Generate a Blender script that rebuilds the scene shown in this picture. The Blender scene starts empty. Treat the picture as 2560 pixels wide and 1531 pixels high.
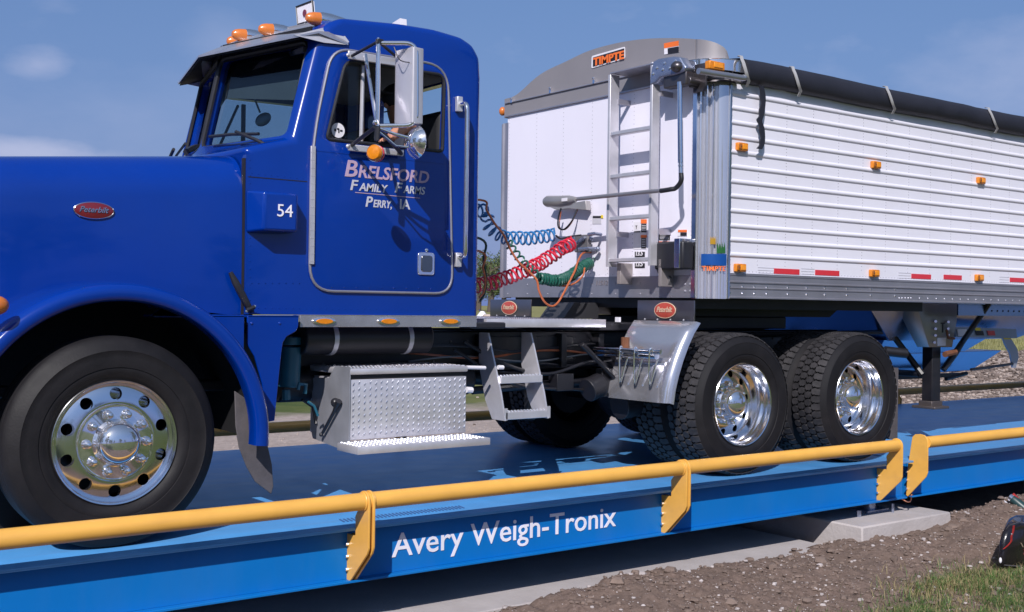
import bpy, bmesh, math, random
from mathutils import Vector, Matrix, noise
R = math.radians
random.seed(7)
SC = bpy.context.scene

# ------------------------------------------------------------------ camera
YAW, ROLL, EYE, FPX = R(36.927), R(0.762), 1.191, 2857.3
Fw = Vector((math.sin(YAW), math.cos(YAW), 0))
r0 = Vector((math.cos(YAW), -math.sin(YAW), 0)); u0 = Vector((0, 0, 1))
Rt = r0 * math.cos(ROLL) + u0 * math.sin(ROLL)
Up = u0 * math.cos(ROLL) - r0 * math.sin(ROLL)
CAM = Vector((0, 0, EYE))
cd = bpy.data.cameras.new('camera'); cam = bpy.data.objects.new('camera', cd)
SC.collection.objects.link(cam); SC.camera = cam
cd.sensor_width = 36; cd.lens = 36 * FPX / 2560; cd.clip_start = 0.05; cd.clip_end = 3000
cam.matrix_world = Matrix.Translation(CAM) @ Matrix((Rt, Up, -Fw)).transposed().to_4x4()

# ------------------------------------------------------------------ sun and sky
LD = Vector((1.07, 1.0, -1.18)).normalized()            # the way the light travels
EL = math.asin(-LD.z)
sd = bpy.data.lights.new('sun', 'SUN'); so = bpy.data.objects.new('sun', sd)
SC.collection.objects.link(so)
sd.energy = 4.2; sd.angle = R(0.5); sd.color = (1.0, 0.955, 0.93)
so.rotation_euler = LD.to_track_quat('-Z', 'Y').to_euler()
W = bpy.data.worlds.new("World"); SC.world = W; W.use_nodes = True
nt = W.node_tree; N = nt.nodes; Lk = nt.links
bg = N['Background']; bg.inputs[1].default_value = 0.1
sky = N.new('ShaderNodeTexSky'); sky.sky_type = 'NISHITA'; sky.sun_disc = False
sky.sun_elevation = EL; sky.sun_rotation = math.atan2(-LD.x, -LD.y)
sky.air_density = 1.15; sky.dust_density = 0.6; sky.ozone_density = 2.2
tc = N.new('ShaderNodeTexCoord')
def wmath(op, a, b=None, c=None):
    n = N.new('ShaderNodeMath'); n.operation = op
    for i, s in enumerate((a, b, c)):
        if s is None: continue
        if isinstance(s, (int, float)): n.inputs[i].default_value = s
        else: Lk.new(s, n.inputs[i])
    return n.outputs[0]
def blob(d, rx, rz):                                   # soft region of sky round a direction
    n = N.new('ShaderNodeVectorMath'); n.operation = 'SUBTRACT'; n.inputs[1].default_value = d
    Lk.new(tc.outputs['Generated'], n.inputs[0])
    m = N.new('ShaderNodeVectorMath'); m.operation = 'MULTIPLY'; m.inputs[1].default_value = (1 / rx, 1 / rx, 1 / rz)
    Lk.new(n.outputs[0], m.inputs[0])
    l = N.new('ShaderNodeVectorMath'); l.operation = 'LENGTH'; Lk.new(m.outputs[0], l.inputs[0])
    return wmath('SUBTRACT', 1.0, l.outputs['Value'])
mp = N.new('ShaderNodeMapping'); mp.inputs['Scale'].default_value = (1, 1, 2.2)
Lk.new(tc.outputs['Generated'], mp.inputs[0])
nz = N.new('ShaderNodeTexNoise'); nz.inputs['Scale'].default_value = 9; nz.inputs['Detail'].default_value = 7
nz.inputs['Roughness'].default_value = .55; Lk.new(mp.outputs[0], nz.inputs[0])
def ray(px, py): return Fw + Rt * ((px - 1280) / FPX) + Up * ((765.5 - py) / FPX)
def dirn(px, py): return ray(px, py).normalized()
nzf = wmath('MULTIPLY', wmath('SUBTRACT', nz.outputs[0], .5), 2.4)
def cloud(px, py, rx, rz, gain, soft):
    b = wmath('ADD', blob(dirn(px, py), rx, rz), nzf)
    return wmath('MULTIPLY', wmath('SMOOTH_MIN', wmath('MAXIMUM', wmath('MULTIPLY', b, soft), 0.0), 1.0, .2), gain)
c1 = cloud(40, 385, .08, .018, .36, 1.0)
c2 = cloud(95, 165, .035, .018, .22, 1.2)
c3 = cloud(2520, 200, .11, .05, .22, .8)
c4 = cloud(560, 100, .05, .03, .12, .8)
c5 = cloud(300, 300, .3, .06, .10, .7)
gen = wmath('MULTIPLY', wmath('MAXIMUM', wmath('SUBTRACT', nz.outputs[0], .60), 0.0), .5)
sxyz = N.new('ShaderNodeSeparateXYZ'); Lk.new(tc.outputs['Generated'], sxyz.inputs[0])
lowf = wmath('MULTIPLY', wmath('SUBTRACT', 1.0, wmath('SMOOTH_MIN', wmath('MULTIPLY', wmath('MAXIMUM', sxyz.outputs['Z'], 0.0), 1.7), 1.0, .3)), .92)
gr = N.new('ShaderNodeMixRGB'); gr.inputs[1].default_value = (1.05, 1.72, 4.5, 1); gr.inputs[2].default_value = (.16, .78, 3.45, 1)
Lk.new(wmath('SMOOTH_MIN', wmath('MULTIPLY', wmath('MAXIMUM', sxyz.outputs['Z'], 0.0), 3.6), 1.0, .2), gr.inputs[0])
skm = N.new('ShaderNodeMixRGB'); Lk.new(lowf, skm.inputs[0]); Lk.new(sky.outputs[0], skm.inputs[1]); Lk.new(gr.outputs[0], skm.inputs[2])
cs = gen
for c in (c1, c2, c3, c4, c5): cs = wmath('MAXIMUM', cs, c)
mx = N.new('ShaderNodeMixRGB'); mx.inputs[2].default_value = (7.6, 7.3, 8.6, 1)
Lk.new(cs, mx.inputs[0]); Lk.new(skm.outputs[0], mx.inputs[1]); Lk.new(mx.outputs[0], bg.inputs[0])
SC.view_settings.view_transform = 'Standard'; SC.view_settings.look = 'None'
SC.view_settings.gamma = 1; SC.view_settings.exposure = 0.22
try: SC.cycles.max_bounces = 8; SC.cycles.transparent_max_bounces = 12
except Exception: pass

# ------------------------------------------------------------------ measuring from the photograph onto real planes
def at(px, py, Y):
    d = ray(px, py); return CAM + d * (Y / d.y)
def ax(px, py, X):
    d = ray(px, py); return CAM + d * (X / d.x)
def az(px, py, Z):
    d = ray(px, py); return CAM + d * ((Z - EYE) / d.z)

# ------------------------------------------------------------------ materials
MT = {}
def M(name, col, rough=.5, *a, **k):
    dvec = k.pop('dvec', None); m = M_(name, col, rough, *a, **k)
    if dvec:
        t = m.node_tree
        for d in [n for n in t.nodes if n.bl_idname == 'ShaderNodeTexNoise' and n.inputs['Detail'].default_value == 9]:
            mp = t.nodes.new('ShaderNodeMapping'); mp.inputs['Scale'].default_value = dvec; t.links.new(d.inputs[0].links[0].from_socket, mp.inputs[0]); t.links.new(mp.outputs[0], d.inputs[0])
    return m
def M_(name, col, rough=.5, metal=0, coat=0, var=.08, scale=6, bump=0, bscale=80, dirt=0, dcol=(.25, .2, .17), rvar=.08, aniso=None, emit=None, spec=.5):
    if name in MT: return MT[name]
    m = bpy.data.materials.new(name); m.use_nodes = True; t = m.node_tree; n = t.nodes; l = t.links
    b = n['Principled BSDF']; b.inputs['Metallic'].default_value = metal
    b.inputs['Specular IOR Level'].default_value = spec
    if coat: b.inputs['Coat Weight'].default_value = coat; b.inputs['Coat Roughness'].default_value = .04
    tcn = n.new('ShaderNodeTexCoord')
    a = n.new('ShaderNodeTexNoise'); a.inputs['Scale'].default_value = scale; a.inputs['Detail'].default_value = 5
    l.new(tcn.outputs['Object'], a.inputs[0])
    mr = n.new('ShaderNodeMixRGB'); c = Vector(col)
    mr.inputs[1].default_value = (*[max(0, x * (1 - var * 2)) for x in c], 1); mr.inputs[2].default_value = (*[min(1, x * (1 + var * 2)) for x in c], 1)
    l.new(a.outputs[0], mr.inputs[0]); out = mr.outputs[0]
    if dirt:
        d = n.new('ShaderNodeTexNoise'); d.inputs['Scale'].default_value = scale * .45; d.inputs['Detail'].default_value = 9; d.inputs['Roughness'].default_value = .65
        l.new(tcn.outputs['Object'], d.inputs[0])
        mr2 = n.new('ShaderNodeMapRange'); mr2.inputs[1].default_value = .45; mr2.inputs[2].default_value = .75; mr2.inputs[4].default_value = dirt
        l.new(d.outputs[0], mr2.inputs[0])
        mm = n.new('ShaderNodeMixRGB'); mm.inputs[2].default_value = (*dcol, 1); l.new(mr2.outputs[0], mm.inputs[0]); l.new(out, mm.inputs[1]); out = mm.outputs[0]
    l.new(out, b.inputs['Base Color'])
    rr = n.new('ShaderNodeMapRange'); rr.inputs[3].default_value = max(.0, rough - rvar); rr.inputs[4].default_value = min(1, rough + rvar)
    l.new(a.outputs[0], rr.inputs[0]); l.new(rr.outputs[0], b.inputs['Roughness'])
    if bump:
        bn = n.new('ShaderNodeTexNoise'); bn.inputs['Scale'].default_value = bscale; bn.inputs['Detail'].default_value = 4
        l.new(tcn.outputs['Object'], bn.inputs[0])
        bb = n.new('ShaderNodeBump'); bb.inputs['Strength'].default_value = bump; bb.inputs['Distance'].default_value = .01
        l.new(bn.outputs[0], bb.inputs['Height']); l.new(bb.outputs[0], b.inputs['Normal'])
    if emit: b.inputs['Emission Color'].default_value = (*emit[0], 1); b.inputs['Emission Strength'].default_value = emit[1]
    MT[name] = m; return m
def glass(name, tint, mixv, rough=.0):
    m = bpy.data.materials.new(name); m.use_nodes = True; t = m.node_tree; n = t.nodes; l = t.links
    for x in list(n): n.remove(x)
    o = n.new('ShaderNodeOutputMaterial'); tr = n.new('ShaderNodeBsdfTransparent'); tr.inputs[0].default_value = (*tint, 1)
    g = n.new('ShaderNodeBsdfGlossy'); g.inputs['Roughness'].default_value = rough + .01; g.inputs[0].default_value = (.9, .95, 1, 1)
    fr = n.new('ShaderNodeFresnel'); fr.inputs[0].default_value = mixv; ge = n.new('ShaderNodeNewGeometry'); m1 = n.new('ShaderNodeMath'); m1.operation = 'SUBTRACT'; m1.inputs[0].default_value = 1; l.new(ge.outputs['Backfacing'], m1.inputs[1]); m2 = n.new('ShaderNodeMath'); m2.operation = 'MULTIPLY'; l.new(m1.outputs[0], m2.inputs[0]); l.new(fr.outputs[0], m2.inputs[1])
    mx = n.new('ShaderNodeMixShader'); l.new(m2.outputs[0], mx.inputs[0]); l.new(tr.outputs[0], mx.inputs[1]); l.new(g.outputs[0], mx.inputs[2]); l.new(mx.outputs[0], o.inputs[0])
    MT[name] = m; return m
BLUE = M('blue_truck_paint', (.0, .029, .26), .18, 0, .6, .05, 3, dirt=.06, dcol=(.05, .08, .2), rvar=.05, spec=.3)
DECK = M('blue_deck_paint', (.075, .285, .62), .38, 0, 0, .07, 5, bump=.10, bscale=140, dirt=.5, dcol=(.12, .22, .42), rvar=.14, dvec=(.25, 3.2, 1))
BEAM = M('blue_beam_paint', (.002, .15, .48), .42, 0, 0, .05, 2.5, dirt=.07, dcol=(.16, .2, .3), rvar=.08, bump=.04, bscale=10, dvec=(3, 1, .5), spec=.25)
YEL = M('yellow_rail_paint', (.76, .405, .08), .40, 0, .1, .07, 5, dirt=.35, dcol=(.48, .25, .07), dvec=(.8, 3, 6), bump=.06, bscale=12)
CHR = M('chrome', (.86, .86, .89), .06, .95, 0, .03, 4, rvar=.03)
ALU = M('bright_aluminium', (.62, .61, .66), .36, .5, 0, .1, 9, bump=.03, bscale=220, dirt=.25, dcol=(.35, .33, .36))
ALUP = M('polished_aluminium', (.80, .80, .84), .14, 1, 0, .05, 5, rvar=.07, bump=.015, bscale=9)
RAILM = M('mill_aluminium_rail', (.44, .43, .49), .42, .75, 0, .1, 4, dirt=.25, dcol=(.3, .27, .3))
STEEL = M('stainless_strip', (.60, .57, .61), .24, .8, 0, .12, 7, dirt=.35, dcol=(.28, .24, .24))
WHTS = M('white_side_dimmed', (.75, .74, .84), .34, 0, .2, .03, 2, dirt=.10, dcol=(.52, .49, .55), dvec=(1.5, 1, .35), bump=.05, bscale=3)  # same white as the nose, darkened because the side catches less light
WHT = M('white_trailer_panel', (.79, .765, .87), .3, 0, .3, .02, 2, dirt=.05, dcol=(.6, .57, .64))
GREY = M('grey_bulkhead_panel', (.27, .255, .275), .5, .2, 0, .05, 3, dirt=.1)
RUB = M('tyre_rubber', (.009, .0085, .011), .62, 0, 0, .15, 12, bump=.08, bscale=90, dirt=.3, dcol=(.03, .027, .03), spec=.3)
RUBT = M('tyre_tread_rubber', (.02, .019, .023), .7, 0, 0, .2, 22, bump=.2, bscale=90, dirt=.5, dcol=(.085, .078, .085))
BLK = M('black_frame_paint', (.009, .009, .013), .42, 0, 0, .2, 8, dirt=.4, dcol=(.035, .03, .032))
BLKP = M('black_plastic', (.018, .018, .024), .4, 0, 0, .1, 12)
DARK = M('dark_cab_trim', (.016, .017, .021), .6, 0, 0, .1, 8)
GRYT = M('grey_headliner', (.12, .125, .14), .8, 0, 0, .1, 20)
TARP = M('black_vinyl_tarp', (.014, .015, .026), .62, 0, 0, .15, 5, bump=.25, bscale=16)
FLAP = M('worn_mud_flap', (.085, .078, .088), .75, 0, 0, .15, 14, bump=.15, dirt=.5, dcol=(.17, .15, .155))
AMB = M('amber_lens', (.66, .21, .008), .25, 0, .3, .15, 60)
AMBO = M('orange_lens', (.60, .17, .03), .3, 0, .5, .05, 20)
REDT = M('red_reflective_tape', (.62, .035, .05), .35, 0, .3, .05, 30)
RED = M('red_enamel', (.16, .012, .02), .25, 0, .6, .1, 20)
REDE = M('faded_red_enamel', (.45, .07, .05), .35, 0, .3, .1, 20)
ORG = M('orange_label', (.85, .17, .03), .45)
LET = M('silver_lettering', (.52, .52, .60), .5, .0, 0, .05, 30)
LETP = M('pink_outline_lettering', (.46, .33, .46), .5, 0, 0, .1, 40)
LETW = M('white_vinyl_lettering', (.80, .78, .88), .45)
WHTL = M('white_label', (.74, .72, .78), .5)
BLKL = M('black_label', (.015, .014, .02), .5)
HR = M('red_hose', (.60, .02, .05), .3, 0, .3, .1, 30)
HB = M('blue_hose', (.03, .17, .42), .3, 0, .3, .1, 30)
HG = M('green_hose', (.012, .095, .07), .35, 0, .2, .1, 30)
HO = M('orange_cable', (.42, .11, .04), .4, 0, .1, .15, 40)
TEAL = M('teal_filter_paint', (.015, .11, .17), .4, 0, .1, .1, 8, dirt=.2, dcol=(.03, .04, .05))
CONC = M('concrete', (.42, .385, .385), .85, 0, 0, .07, 5, bump=.35, bscale=45, dirt=.35, dcol=(.27, .235, .22))
CAST = M('cast_gearbox', (.36, .40, .52), .28, .8, 0, .1, 12)
SKIN = M('skin', (.50, .23, .15), .5, 0, 0, .05, 20)
SHIRT = M('dark_shirt', (.03, .035, .06), .8, 0, 0, .1, 20, bump=.2, bscale=40)
CAPM = M('dark_cap', (.03, .03, .035), .8, 0, 0, .1, 20)
RUST = M('rusty_steel', (.18, .07, .035), .75, .2, 0, .3, 20)
GLS = glass('tinted_glass', (.90, .95, .96), 1.42)
GLW = glass('windshield_glass', (.62, .69, .72), 1.42)

# ------------------------------------------------------------------ mesh helpers
def V(*a): return Vector(a)
class MB:
    def __init__(s): s.v = []; s.f = []
    def add(s, vs, fs):
        o = len(s.v); s.v += [tuple(x) for x in vs]; s.f += [tuple(i + o for i in q) for q in fs]; return s
    def box(s, lo, hi):
        x0, y0, z0 = lo; x1, y1, z1 = hi
        return s.add([(x0, y0, z0), (x1, y0, z0), (x1, y1, z0), (x0, y1, z0), (x0, y0, z1), (x1, y0, z1), (x1, y1, z1), (x0, y1, z1)],
                     [(0, 3, 2, 1), (4, 5, 6, 7), (0, 1, 5, 4), (1, 2, 6, 5), (2, 3, 7, 6), (3, 0, 4, 7)])
    def prism(s, pts, ext):                            # planar polygon pushed along a vector
        n = len(pts); e = Vector(ext); p = [Vector(q) for q in pts]
        return s.add(p + [q + e for q in p], [tuple(range(n))[::-1], tuple(range(n, 2 * n))] + [(i, (i + 1) % n, (i + 1) % n + n, i + n) for i in range(n)])
    def xz(s, pts, y0, y1): return s.prism([(x, y0, z) for x, z in pts], (0, y1 - y0, 0))
    def yz(s, pts, x0, x1): return s.prism([(x0, y, z) for y, z in pts], (x1 - x0, 0, 0))
    def loft(s, rings, cap=True, close=True):
        n = len(rings[0]); vs = [q for r in rings for q in r]; fs = []
        for k in range(len(rings) - 1):
            for i in range(n if close else n - 1):
                j = (i + 1) % n; fs.append((k * n + i, k * n + j, (k + 1) * n + j, (k + 1) * n + i))
        if cap: fs += [tuple(range(n))[::-1], tuple(range((len(rings) - 1) * n, len(rings) * n))]
        return s.add(vs, fs)
    def tube(s, pts, r, n=8, closed=False, cap=True):
        p = [Vector(q) for q in pts]; m = len(p); rings = []
        t = (p[1] - p[0]).normalized(); a = Vector((0, 0, 1)) if abs(t.z) < .9 else Vector((1, 0, 0)); u = t.cross(a).normalized()
        for i in range(m):
            t = ((p[(i + 1) % m] - p[i - 1]) if closed else (p[min(i + 1, m - 1)] - p[max(i - 1, 0)])).normalized()
            u = (u - t * u.dot(t)).normalized(); w = t.cross(u); rr = r[i] if isinstance(r, (list, tuple)) else r
            rings.append([p[i] + u * (math.cos(6.28319 * k / n) * rr) + w * (math.sin(6.28319 * k / n) * rr) for k in range(n)])
        if closed: rings.append(rings[0])
        return s.loft(rings, cap and not closed)
    def cyl(s, a, b, r, n=16): return s.tube([a, b], r, n)
    def lathe(s, c, prof, n=48, axis='y'):             # prof = [(radius, along)], ring closed round the axis
        rings = []
        for r, t in prof:
            ring = []
            for k in range(n):
                a = 6.283185 * k / n; x, z = r * math.cos(a), r * math.sin(a)
                ring.append((c[0] + x, t, c[1] + z) if axis == 'y' else ((t, c[0] + x, c[1] + z) if axis == 'x' else (c[0] + x, c[1] + z, t)))
            rings.append(ring)
        return s.loft(rings, False)
    def ball(s, c, r, n=10, m=6, sc=(1, 1, 1)):
        c = Vector(c); rings = []
        for i in range(1, m):
            a = math.pi * i / m
            rings.append([c + Vector((math.sin(a) * math.cos(6.28319 * k / n) * r * sc[0], math.sin(a) * math.sin(6.28319 * k / n) * r * sc[1], math.cos(a) * r * sc[2])) for k in range(n)])
        o = len(s.v); s.loft(rings, False); t = len(s.v); s.v += [tuple(c + V(0, 0, r * sc[2])), tuple(c - V(0, 0, r * sc[2]))]
        L = o + (m - 2) * n
        for k in range(n): s.f += [(t, o + (k + 1) % n, o + k), (t + 1, L + k, L + (k + 1) % n)]
        return s
    def dome(s, p, nrm, r, h=None, n=7):               # rivet or bolt head on a face
        p = Vector(p); nrm = Vector(nrm).normalized(); h = h or r * .6
        a = Vector((0, 0, 1)) if abs(nrm.z) < .9 else Vector((1, 0, 0)); u = nrm.cross(a).normalized(); w = nrm.cross(u)
        q = [p - nrm * .001 + (u * math.cos(6.28319 * k / n) + w * math.sin(6.28319 * k / n)) * r for k in range(n)]
        q2 = [p + nrm * h * .75 + (u * math.cos(6.28319 * k / n) + w * math.sin(6.28319 * k / n)) * r * .65 for k in range(n)]
        return s.add(q + q2 + [p + nrm * h], [(k, (k + 1) % n, n + (k + 1) % n, n + k) for k in range(n)] + [(n + k, n + (k + 1) % n, 2 * n) for k in range(n)])
    def build(s, name, mat, parent=None, bev=0, ang=38, seg=2, loc=None, flat=False):
        me = bpy.data.meshes.new(name); me.from_pydata(s.v, [], s.f)
        bm = bmesh.new(); bm.from_mesh(me); bmesh.ops.recalc_face_normals(bm, faces=bm.faces); bm.to_mesh(me); bm.free()
        if not flat:
            me.polygons.foreach_set('use_smooth', [True] * len(me.polygons))
            me.set_sharp_from_angle(angle=R(ang))
        for mm in (mat if isinstance(mat, (list, tuple)) else [mat]): me.materials.append(mm)
        o = bpy.data.objects.new(name, me); SC.collection.objects.link(o)
        if bev:
            b = o.modifiers.new('bevel', 'BEVEL'); b.width = bev; b.segments = seg; b.limit_method = 'ANGLE'; b.angle_limit = R(40); b.harden_normals = False
        if parent is not None: adopt(o, parent)
        return o
def fuse(dst, src):                                    # surface pattern joins its part's own mesh, keeping its material
    if dst.modifiers:
        dg = bpy.context.evaluated_depsgraph_get(); me = bpy.data.meshes.new_from_object(dst.evaluated_get(dg), depsgraph=dg); dst.modifiers.clear(); dst.data = me
    me, sm = dst.data, src.data; bm = bmesh.new(); bm.from_mesh(me); n = len(bm.faces); bm.from_mesh(sm)
    mt = sm.materials[0]; names = [m.name for m in me.materials]
    if mt.name not in names: me.materials.append(mt); names.append(mt.name)
    k = names.index(mt.name)
    for i, fc in enumerate(bm.faces):
        if i >= n: fc.material_index = k
    bm.to_mesh(me); bm.free(); me.polygons.foreach_set('use_smooth', [True] * len(me.polygons)); me.set_sharp_from_angle(angle=R(38))
    bpy.data.objects.remove(src); bpy.data.meshes.remove(sm); return dst
def wloc(p):
    v = Vector(p.location); return v + (wloc(p.parent) + Vector(p.matrix_parent_inverse.translation) if p.parent else V(0, 0, 0))
def adopt(o, parent):
    o.parent = parent; o.matrix_parent_inverse = Matrix.Translation(-wloc(parent))
def thing(name, label, cat, loc, group=None):
    o = bpy.data.objects.new(name, None); SC.collection.objects.link(o); o.location = loc; o.empty_display_size = .2
    return tag(o, label, cat, group)
def tag(o, label, cat, group=None):
    o['label'] = label; o['category'] = cat
    if group: o['group'] = group
    return o
def struct(o): o['kind'] = 'structure'; return o
def stuff(o, label=None, cat=None):
    o['kind'] = 'stuff'
    if label: o['label'] = label; o['category'] = cat
    return o
def cut(o, mb, op='DIFFERENCE'):
    c = mb.build('cutter', BLK); m = o.modifiers.new('b', 'BOOLEAN'); m.operation = op; m.object = c; m.solver = 'EXACT'
    dg = bpy.context.evaluated_depsgraph_get(); me = bpy.data.meshes.new_from_object(o.evaluated_get(dg), depsgraph=dg)
    o.modifiers.clear(); o.data = me; cm = c.data; bpy.data.objects.remove(c); bpy.data.meshes.remove(cm)
    me.polygons.foreach_set('use_smooth', [True] * len(me.polygons)); me.set_sharp_from_angle(angle=R(38)); return o
def crom(pts, k=8):
    p = [Vector(q) for q in pts]; p = [p[0] * 2 - p[1]] + p + [p[-1] * 2 - p[-2]]; out = []
    for i in range(1, len(p) - 2):
        for j in range(k):
            t = j / k; a, b, c, d = p[i - 1:i + 3]
            out.append(.5 * ((2 * b) + (c - a) * t + (2 * a - 5 * b + 4 * c - d) * t * t + (3 * b - a - 3 * c + d) * t ** 3))
    out.append(p[-2]); return out
def rpoly(pts, r, k=5, closed=True):                   # polygon / path with rounded corners
    p = [Vector(q) for q in pts]; n = len(p); out = []
    for i in range(n):
        if not closed and i in (0, n - 1): out.append(p[i]); continue
        a, b, c = p[i - 1], p[i], p[(i + 1) % n]; rr = r[i] if isinstance(r, (list, tuple)) else r
        d1, d2 = (a - b), (c - b); q = min(rr, d1.length * .49, d2.length * .49)
        s, e = b + d1.normalized() * q, b + d2.normalized() * q
        for j in range(k + 1):
            t = j / k; out.append((1 - t) ** 2 * s + 2 * t * (1 - t) * b + t * t * e)
    return out
def text(name, s, p0, xh, uh, wid, cap, mat, parent=None, shear=0, bold=0, th=.003, base=None):
    cu = bpy.data.curves.new('t', 'FONT'); cu.body = s; cu.shear = shear; cu.offset = bold; cu.extrude = 0; cu.resolution_u = 3
    o = bpy.data.objects.new('t', cu); SC.collection.objects.link(o)
    dg = bpy.context.evaluated_depsgraph_get(); dg.update(); me = bpy.data.meshes.new_from_object(o.evaluated_get(dg), depsgraph=dg)
    bpy.data.objects.remove(o); bpy.data.curves.remove(cu)
    xs = [v.co.x for v in me.vertices]; x0, x1 = min(xs), max(xs); sx = wid / (x1 - x0); sy = cap / (base or .729)
    xh, uh = Vector(xh).normalized(), Vector(uh); nn = xh.cross(uh).normalized(); p0 = Vector(p0)
    mb = MB(); vs = [p0 + xh * ((v.co.x - x0) * sx) + uh * (v.co.y * sy) for v in me.vertices]
    nv = len(vs); fs = [tuple(p.vertices) for p in me.polygons]
    cnt = {}
    for f in fs:
        for i in range(len(f)):
            e = (f[i], f[(i + 1) % len(f)]); cnt[tuple(sorted(e))] = cnt.get(tuple(sorted(e)), []) + [e]
    side = [(e[0][0], e[0][1], e[0][1] + nv, e[0][0] + nv) for e in cnt.values() if len(e) == 1]
    mb.add(vs + [q + nn * th for q in vs], fs + [tuple(i + nv for i in f) for f in fs] + side)
    bpy.data.meshes.remove(me)
    return mb.build(name, mat, parent, flat=True)

# ================================================================== SETTING: ground, slab, grass
def sst(a, b, x):
    t = max(0, min(1, (x - a) / (b - a))); return t * t * (3 - 2 * t)
def gz(x, y):
    z = -.60
    n1 = noise.noise(V(x * 1.1, y * 1.1, 3)); n2 = noise.noise(V(x * 4.3, y * 4.3, 9)); n3 = noise.noise(V(x * 15, y * 15, 5)); n4 = noise.noise(V(x * 37, y * 37, 1))
    near = sst(1.5, 3.2, y) * (1 - sst(5.9, 6.4, y)) * sst(-1, 1, x) * (1 - sst(14, 16, x))
    edge = 5.36 + .09 * noise.noise(V(x * 1.7, 7.7, 0)) + .1 * noise.noise(V(x * .6, 1.7, 0))
    # bank of dirt heaped against the slab, higher towards the rear of the truck
    bank = .03 + .05 * sst(5.2, 7.5, x) + .09 * math.exp(-((x - 4.9) / .7) ** 2) + .12 * sst(7.9, 9.2, x)
    z += near * (.028 * n1 + .030 * n2 + .022 * n3 + .012 * n4 + bank * sst(edge - 1.2, edge - .3, y) * (1 - sst(edge - .05, edge + .06, y)) * 1.0)
    z -= near * .035 * sst(edge, edge + .08, y)
    if y > 9.2:
        z += .02 * n1 * sst(9.2, 11, y) + .9 * sst(30, 260, math.hypot(x, y)) + .8 * sst(16, 60, x) * sst(9.5, 30, y)
        z += .80 * math.exp(-(((x - 27) / 5.5) ** 2 + ((y - 14.6) / 2.6) ** 2)) * (1 + .15 * n2)
    return z
def axis_steps(segs):
    out = []
    for a, b, s in segs:
        n = max(1, round((b - a) / s)); out += [a + (b - a) * i / n for i in range(n)]
    return out + [segs[-1][1]]
xs = axis_steps([(-600, -60, 60), (-60, -6, 6), (-6, 1.4, .5), (1.4, 11.2, .028), (11.2, 34, .5), (34, 80, 6), (80, 800, 60)])
ys = axis_steps([(-600, -60, 60), (-60, 0, 6), (0, 3.0, .3), (3.0, 5.75, .028), (5.75, 9.3, .4), (9.3, 22, .4), (22, 80, 5), (80, 900, 60)])
gm = MB(); nx, ny = len(xs), len(ys)
gm.add([(x, y, gz(x, y)) for y in ys for x in xs], [(j * nx + i, j * nx + i + 1, (j + 1) * nx + i + 1, (j + 1) * nx + i) for j in range(ny - 1) for i in range(nx - 1)])
def ground_mat():
    m = bpy.data.materials.new('ground'); m.use_nodes = True; t = m.node_tree; n = t.nodes; l = t.links; b = n['Principled BSDF']
    b.inputs['Roughness'].default_value = .95; b.inputs['Specular IOR Level'].default_value = .15
    g = n.new('ShaderNodeNewGeometry'); sp = n.new('ShaderNodeSeparateXYZ'); l.new(g.outputs['Position'], sp.inputs[0])
    def nz(s, d=6, r=.6):
        q = n.new('ShaderNodeTexNoise'); q.inputs['Scale'].default_value = s; q.inputs['Detail'].default_value = d; q.inputs['Roughness'].default_value = r
        l.new(g.outputs['Position'], q.inputs[0]); return q.outputs[0]
    def mr(x, a, c, o0=0, o1=1):
        q = n.new('ShaderNodeMapRange'); q.inputs[1].default_value = a; q.inputs[2].default_value = c; q.inputs[3].default_value = o0; q.inputs[4].default_value = o1
        l.new(x, q.inputs[0]); return q.outputs[0]
    def mth(op, x, y):
        q = n.new('ShaderNodeMath'); q.operation = op
        for i, s in enumerate((x, y)):
            if isinstance(s, (int, float)): q.inputs[i].default_value = s
            else: l.new(s, q.inputs[i])
        return q.outputs[0]
    def mix(f, a, c):
        q = n.new('ShaderNodeMixRGB')
        for i, s in enumerate((f, a, c)):
            if isinstance(s, tuple): q.inputs[i].default_value = (*s, 1)
            else: l.new(s, q.inputs[i])
        return q.outputs[0]
    nb, nf, nl = nz(2.2, 8), nz(26, 8, .75), nz(.35)
    dirt = mix(mr(nf, .3, .72), (.085, .058, .048), (.26, .19, .16))
    dirt = mix(mr(nb, .35, .7), dirt, mix(nf, (.115, .082, .068), (.185, .138, .115)))
    vo = n.new('ShaderNodeTexVoronoi'); vo.inputs['Scale'].default_value = 55; l.new(g.outputs['Position'], vo.inputs[0])
    speck = mth('MULTIPLY', mr(vo.outputs['Distance'], .22, .12), mr(nz(17, 2), .56, .6))
    dirt = mix(speck, dirt, (.46, .42, .43))
    gravel = mix(mr(nz(9, 8, .8), .3, .7), (.24, .19, .17), (.44, .37, .34))
    grass = mix(mr(nz(1.4, 6), .3, .7), (.035, .065, .016), (.11, .125, .04))
    tall = mix(mr(nz(2.1, 9, .8), .35, .68), (.12, .14, .04), (.34, .29, .14))
    ynoise = mth('ADD', sp.outputs['Y'], mr(nl, 0, 1, -1.5, 1.5))
    yard = mr(ynoise, 5.9, 6.1)
    far = mr(mth('ADD', ynoise, mr(nb, 0, 1, -1, 1)), 16.0, 17.5)
    col = mix(yard, dirt, gravel); col = mix(far, col, mix(mr(sp.outputs['X'], 10, 18), grass, tall))
    behind = mr(mth('ADD', sp.outputs['Y'], mr(nb, 0, 1, -.7, .7)), 3.0, 2.6)      # lawn on the photographer's side
    col = mix(behind, col, grass)
    l.new(col, b.inputs['Base Color'])
    bp = n.new('ShaderNodeBump'); bp.inputs['Strength'].default_value = .8; bp.inputs['Distance'].default_value = .012; l.new(nf, bp.inputs['Height']); l.new(bp.outputs[0], b.inputs['Normal'])
    return m
ground = struct(gm.build('ground', ground_mat(), ang=180))

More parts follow.
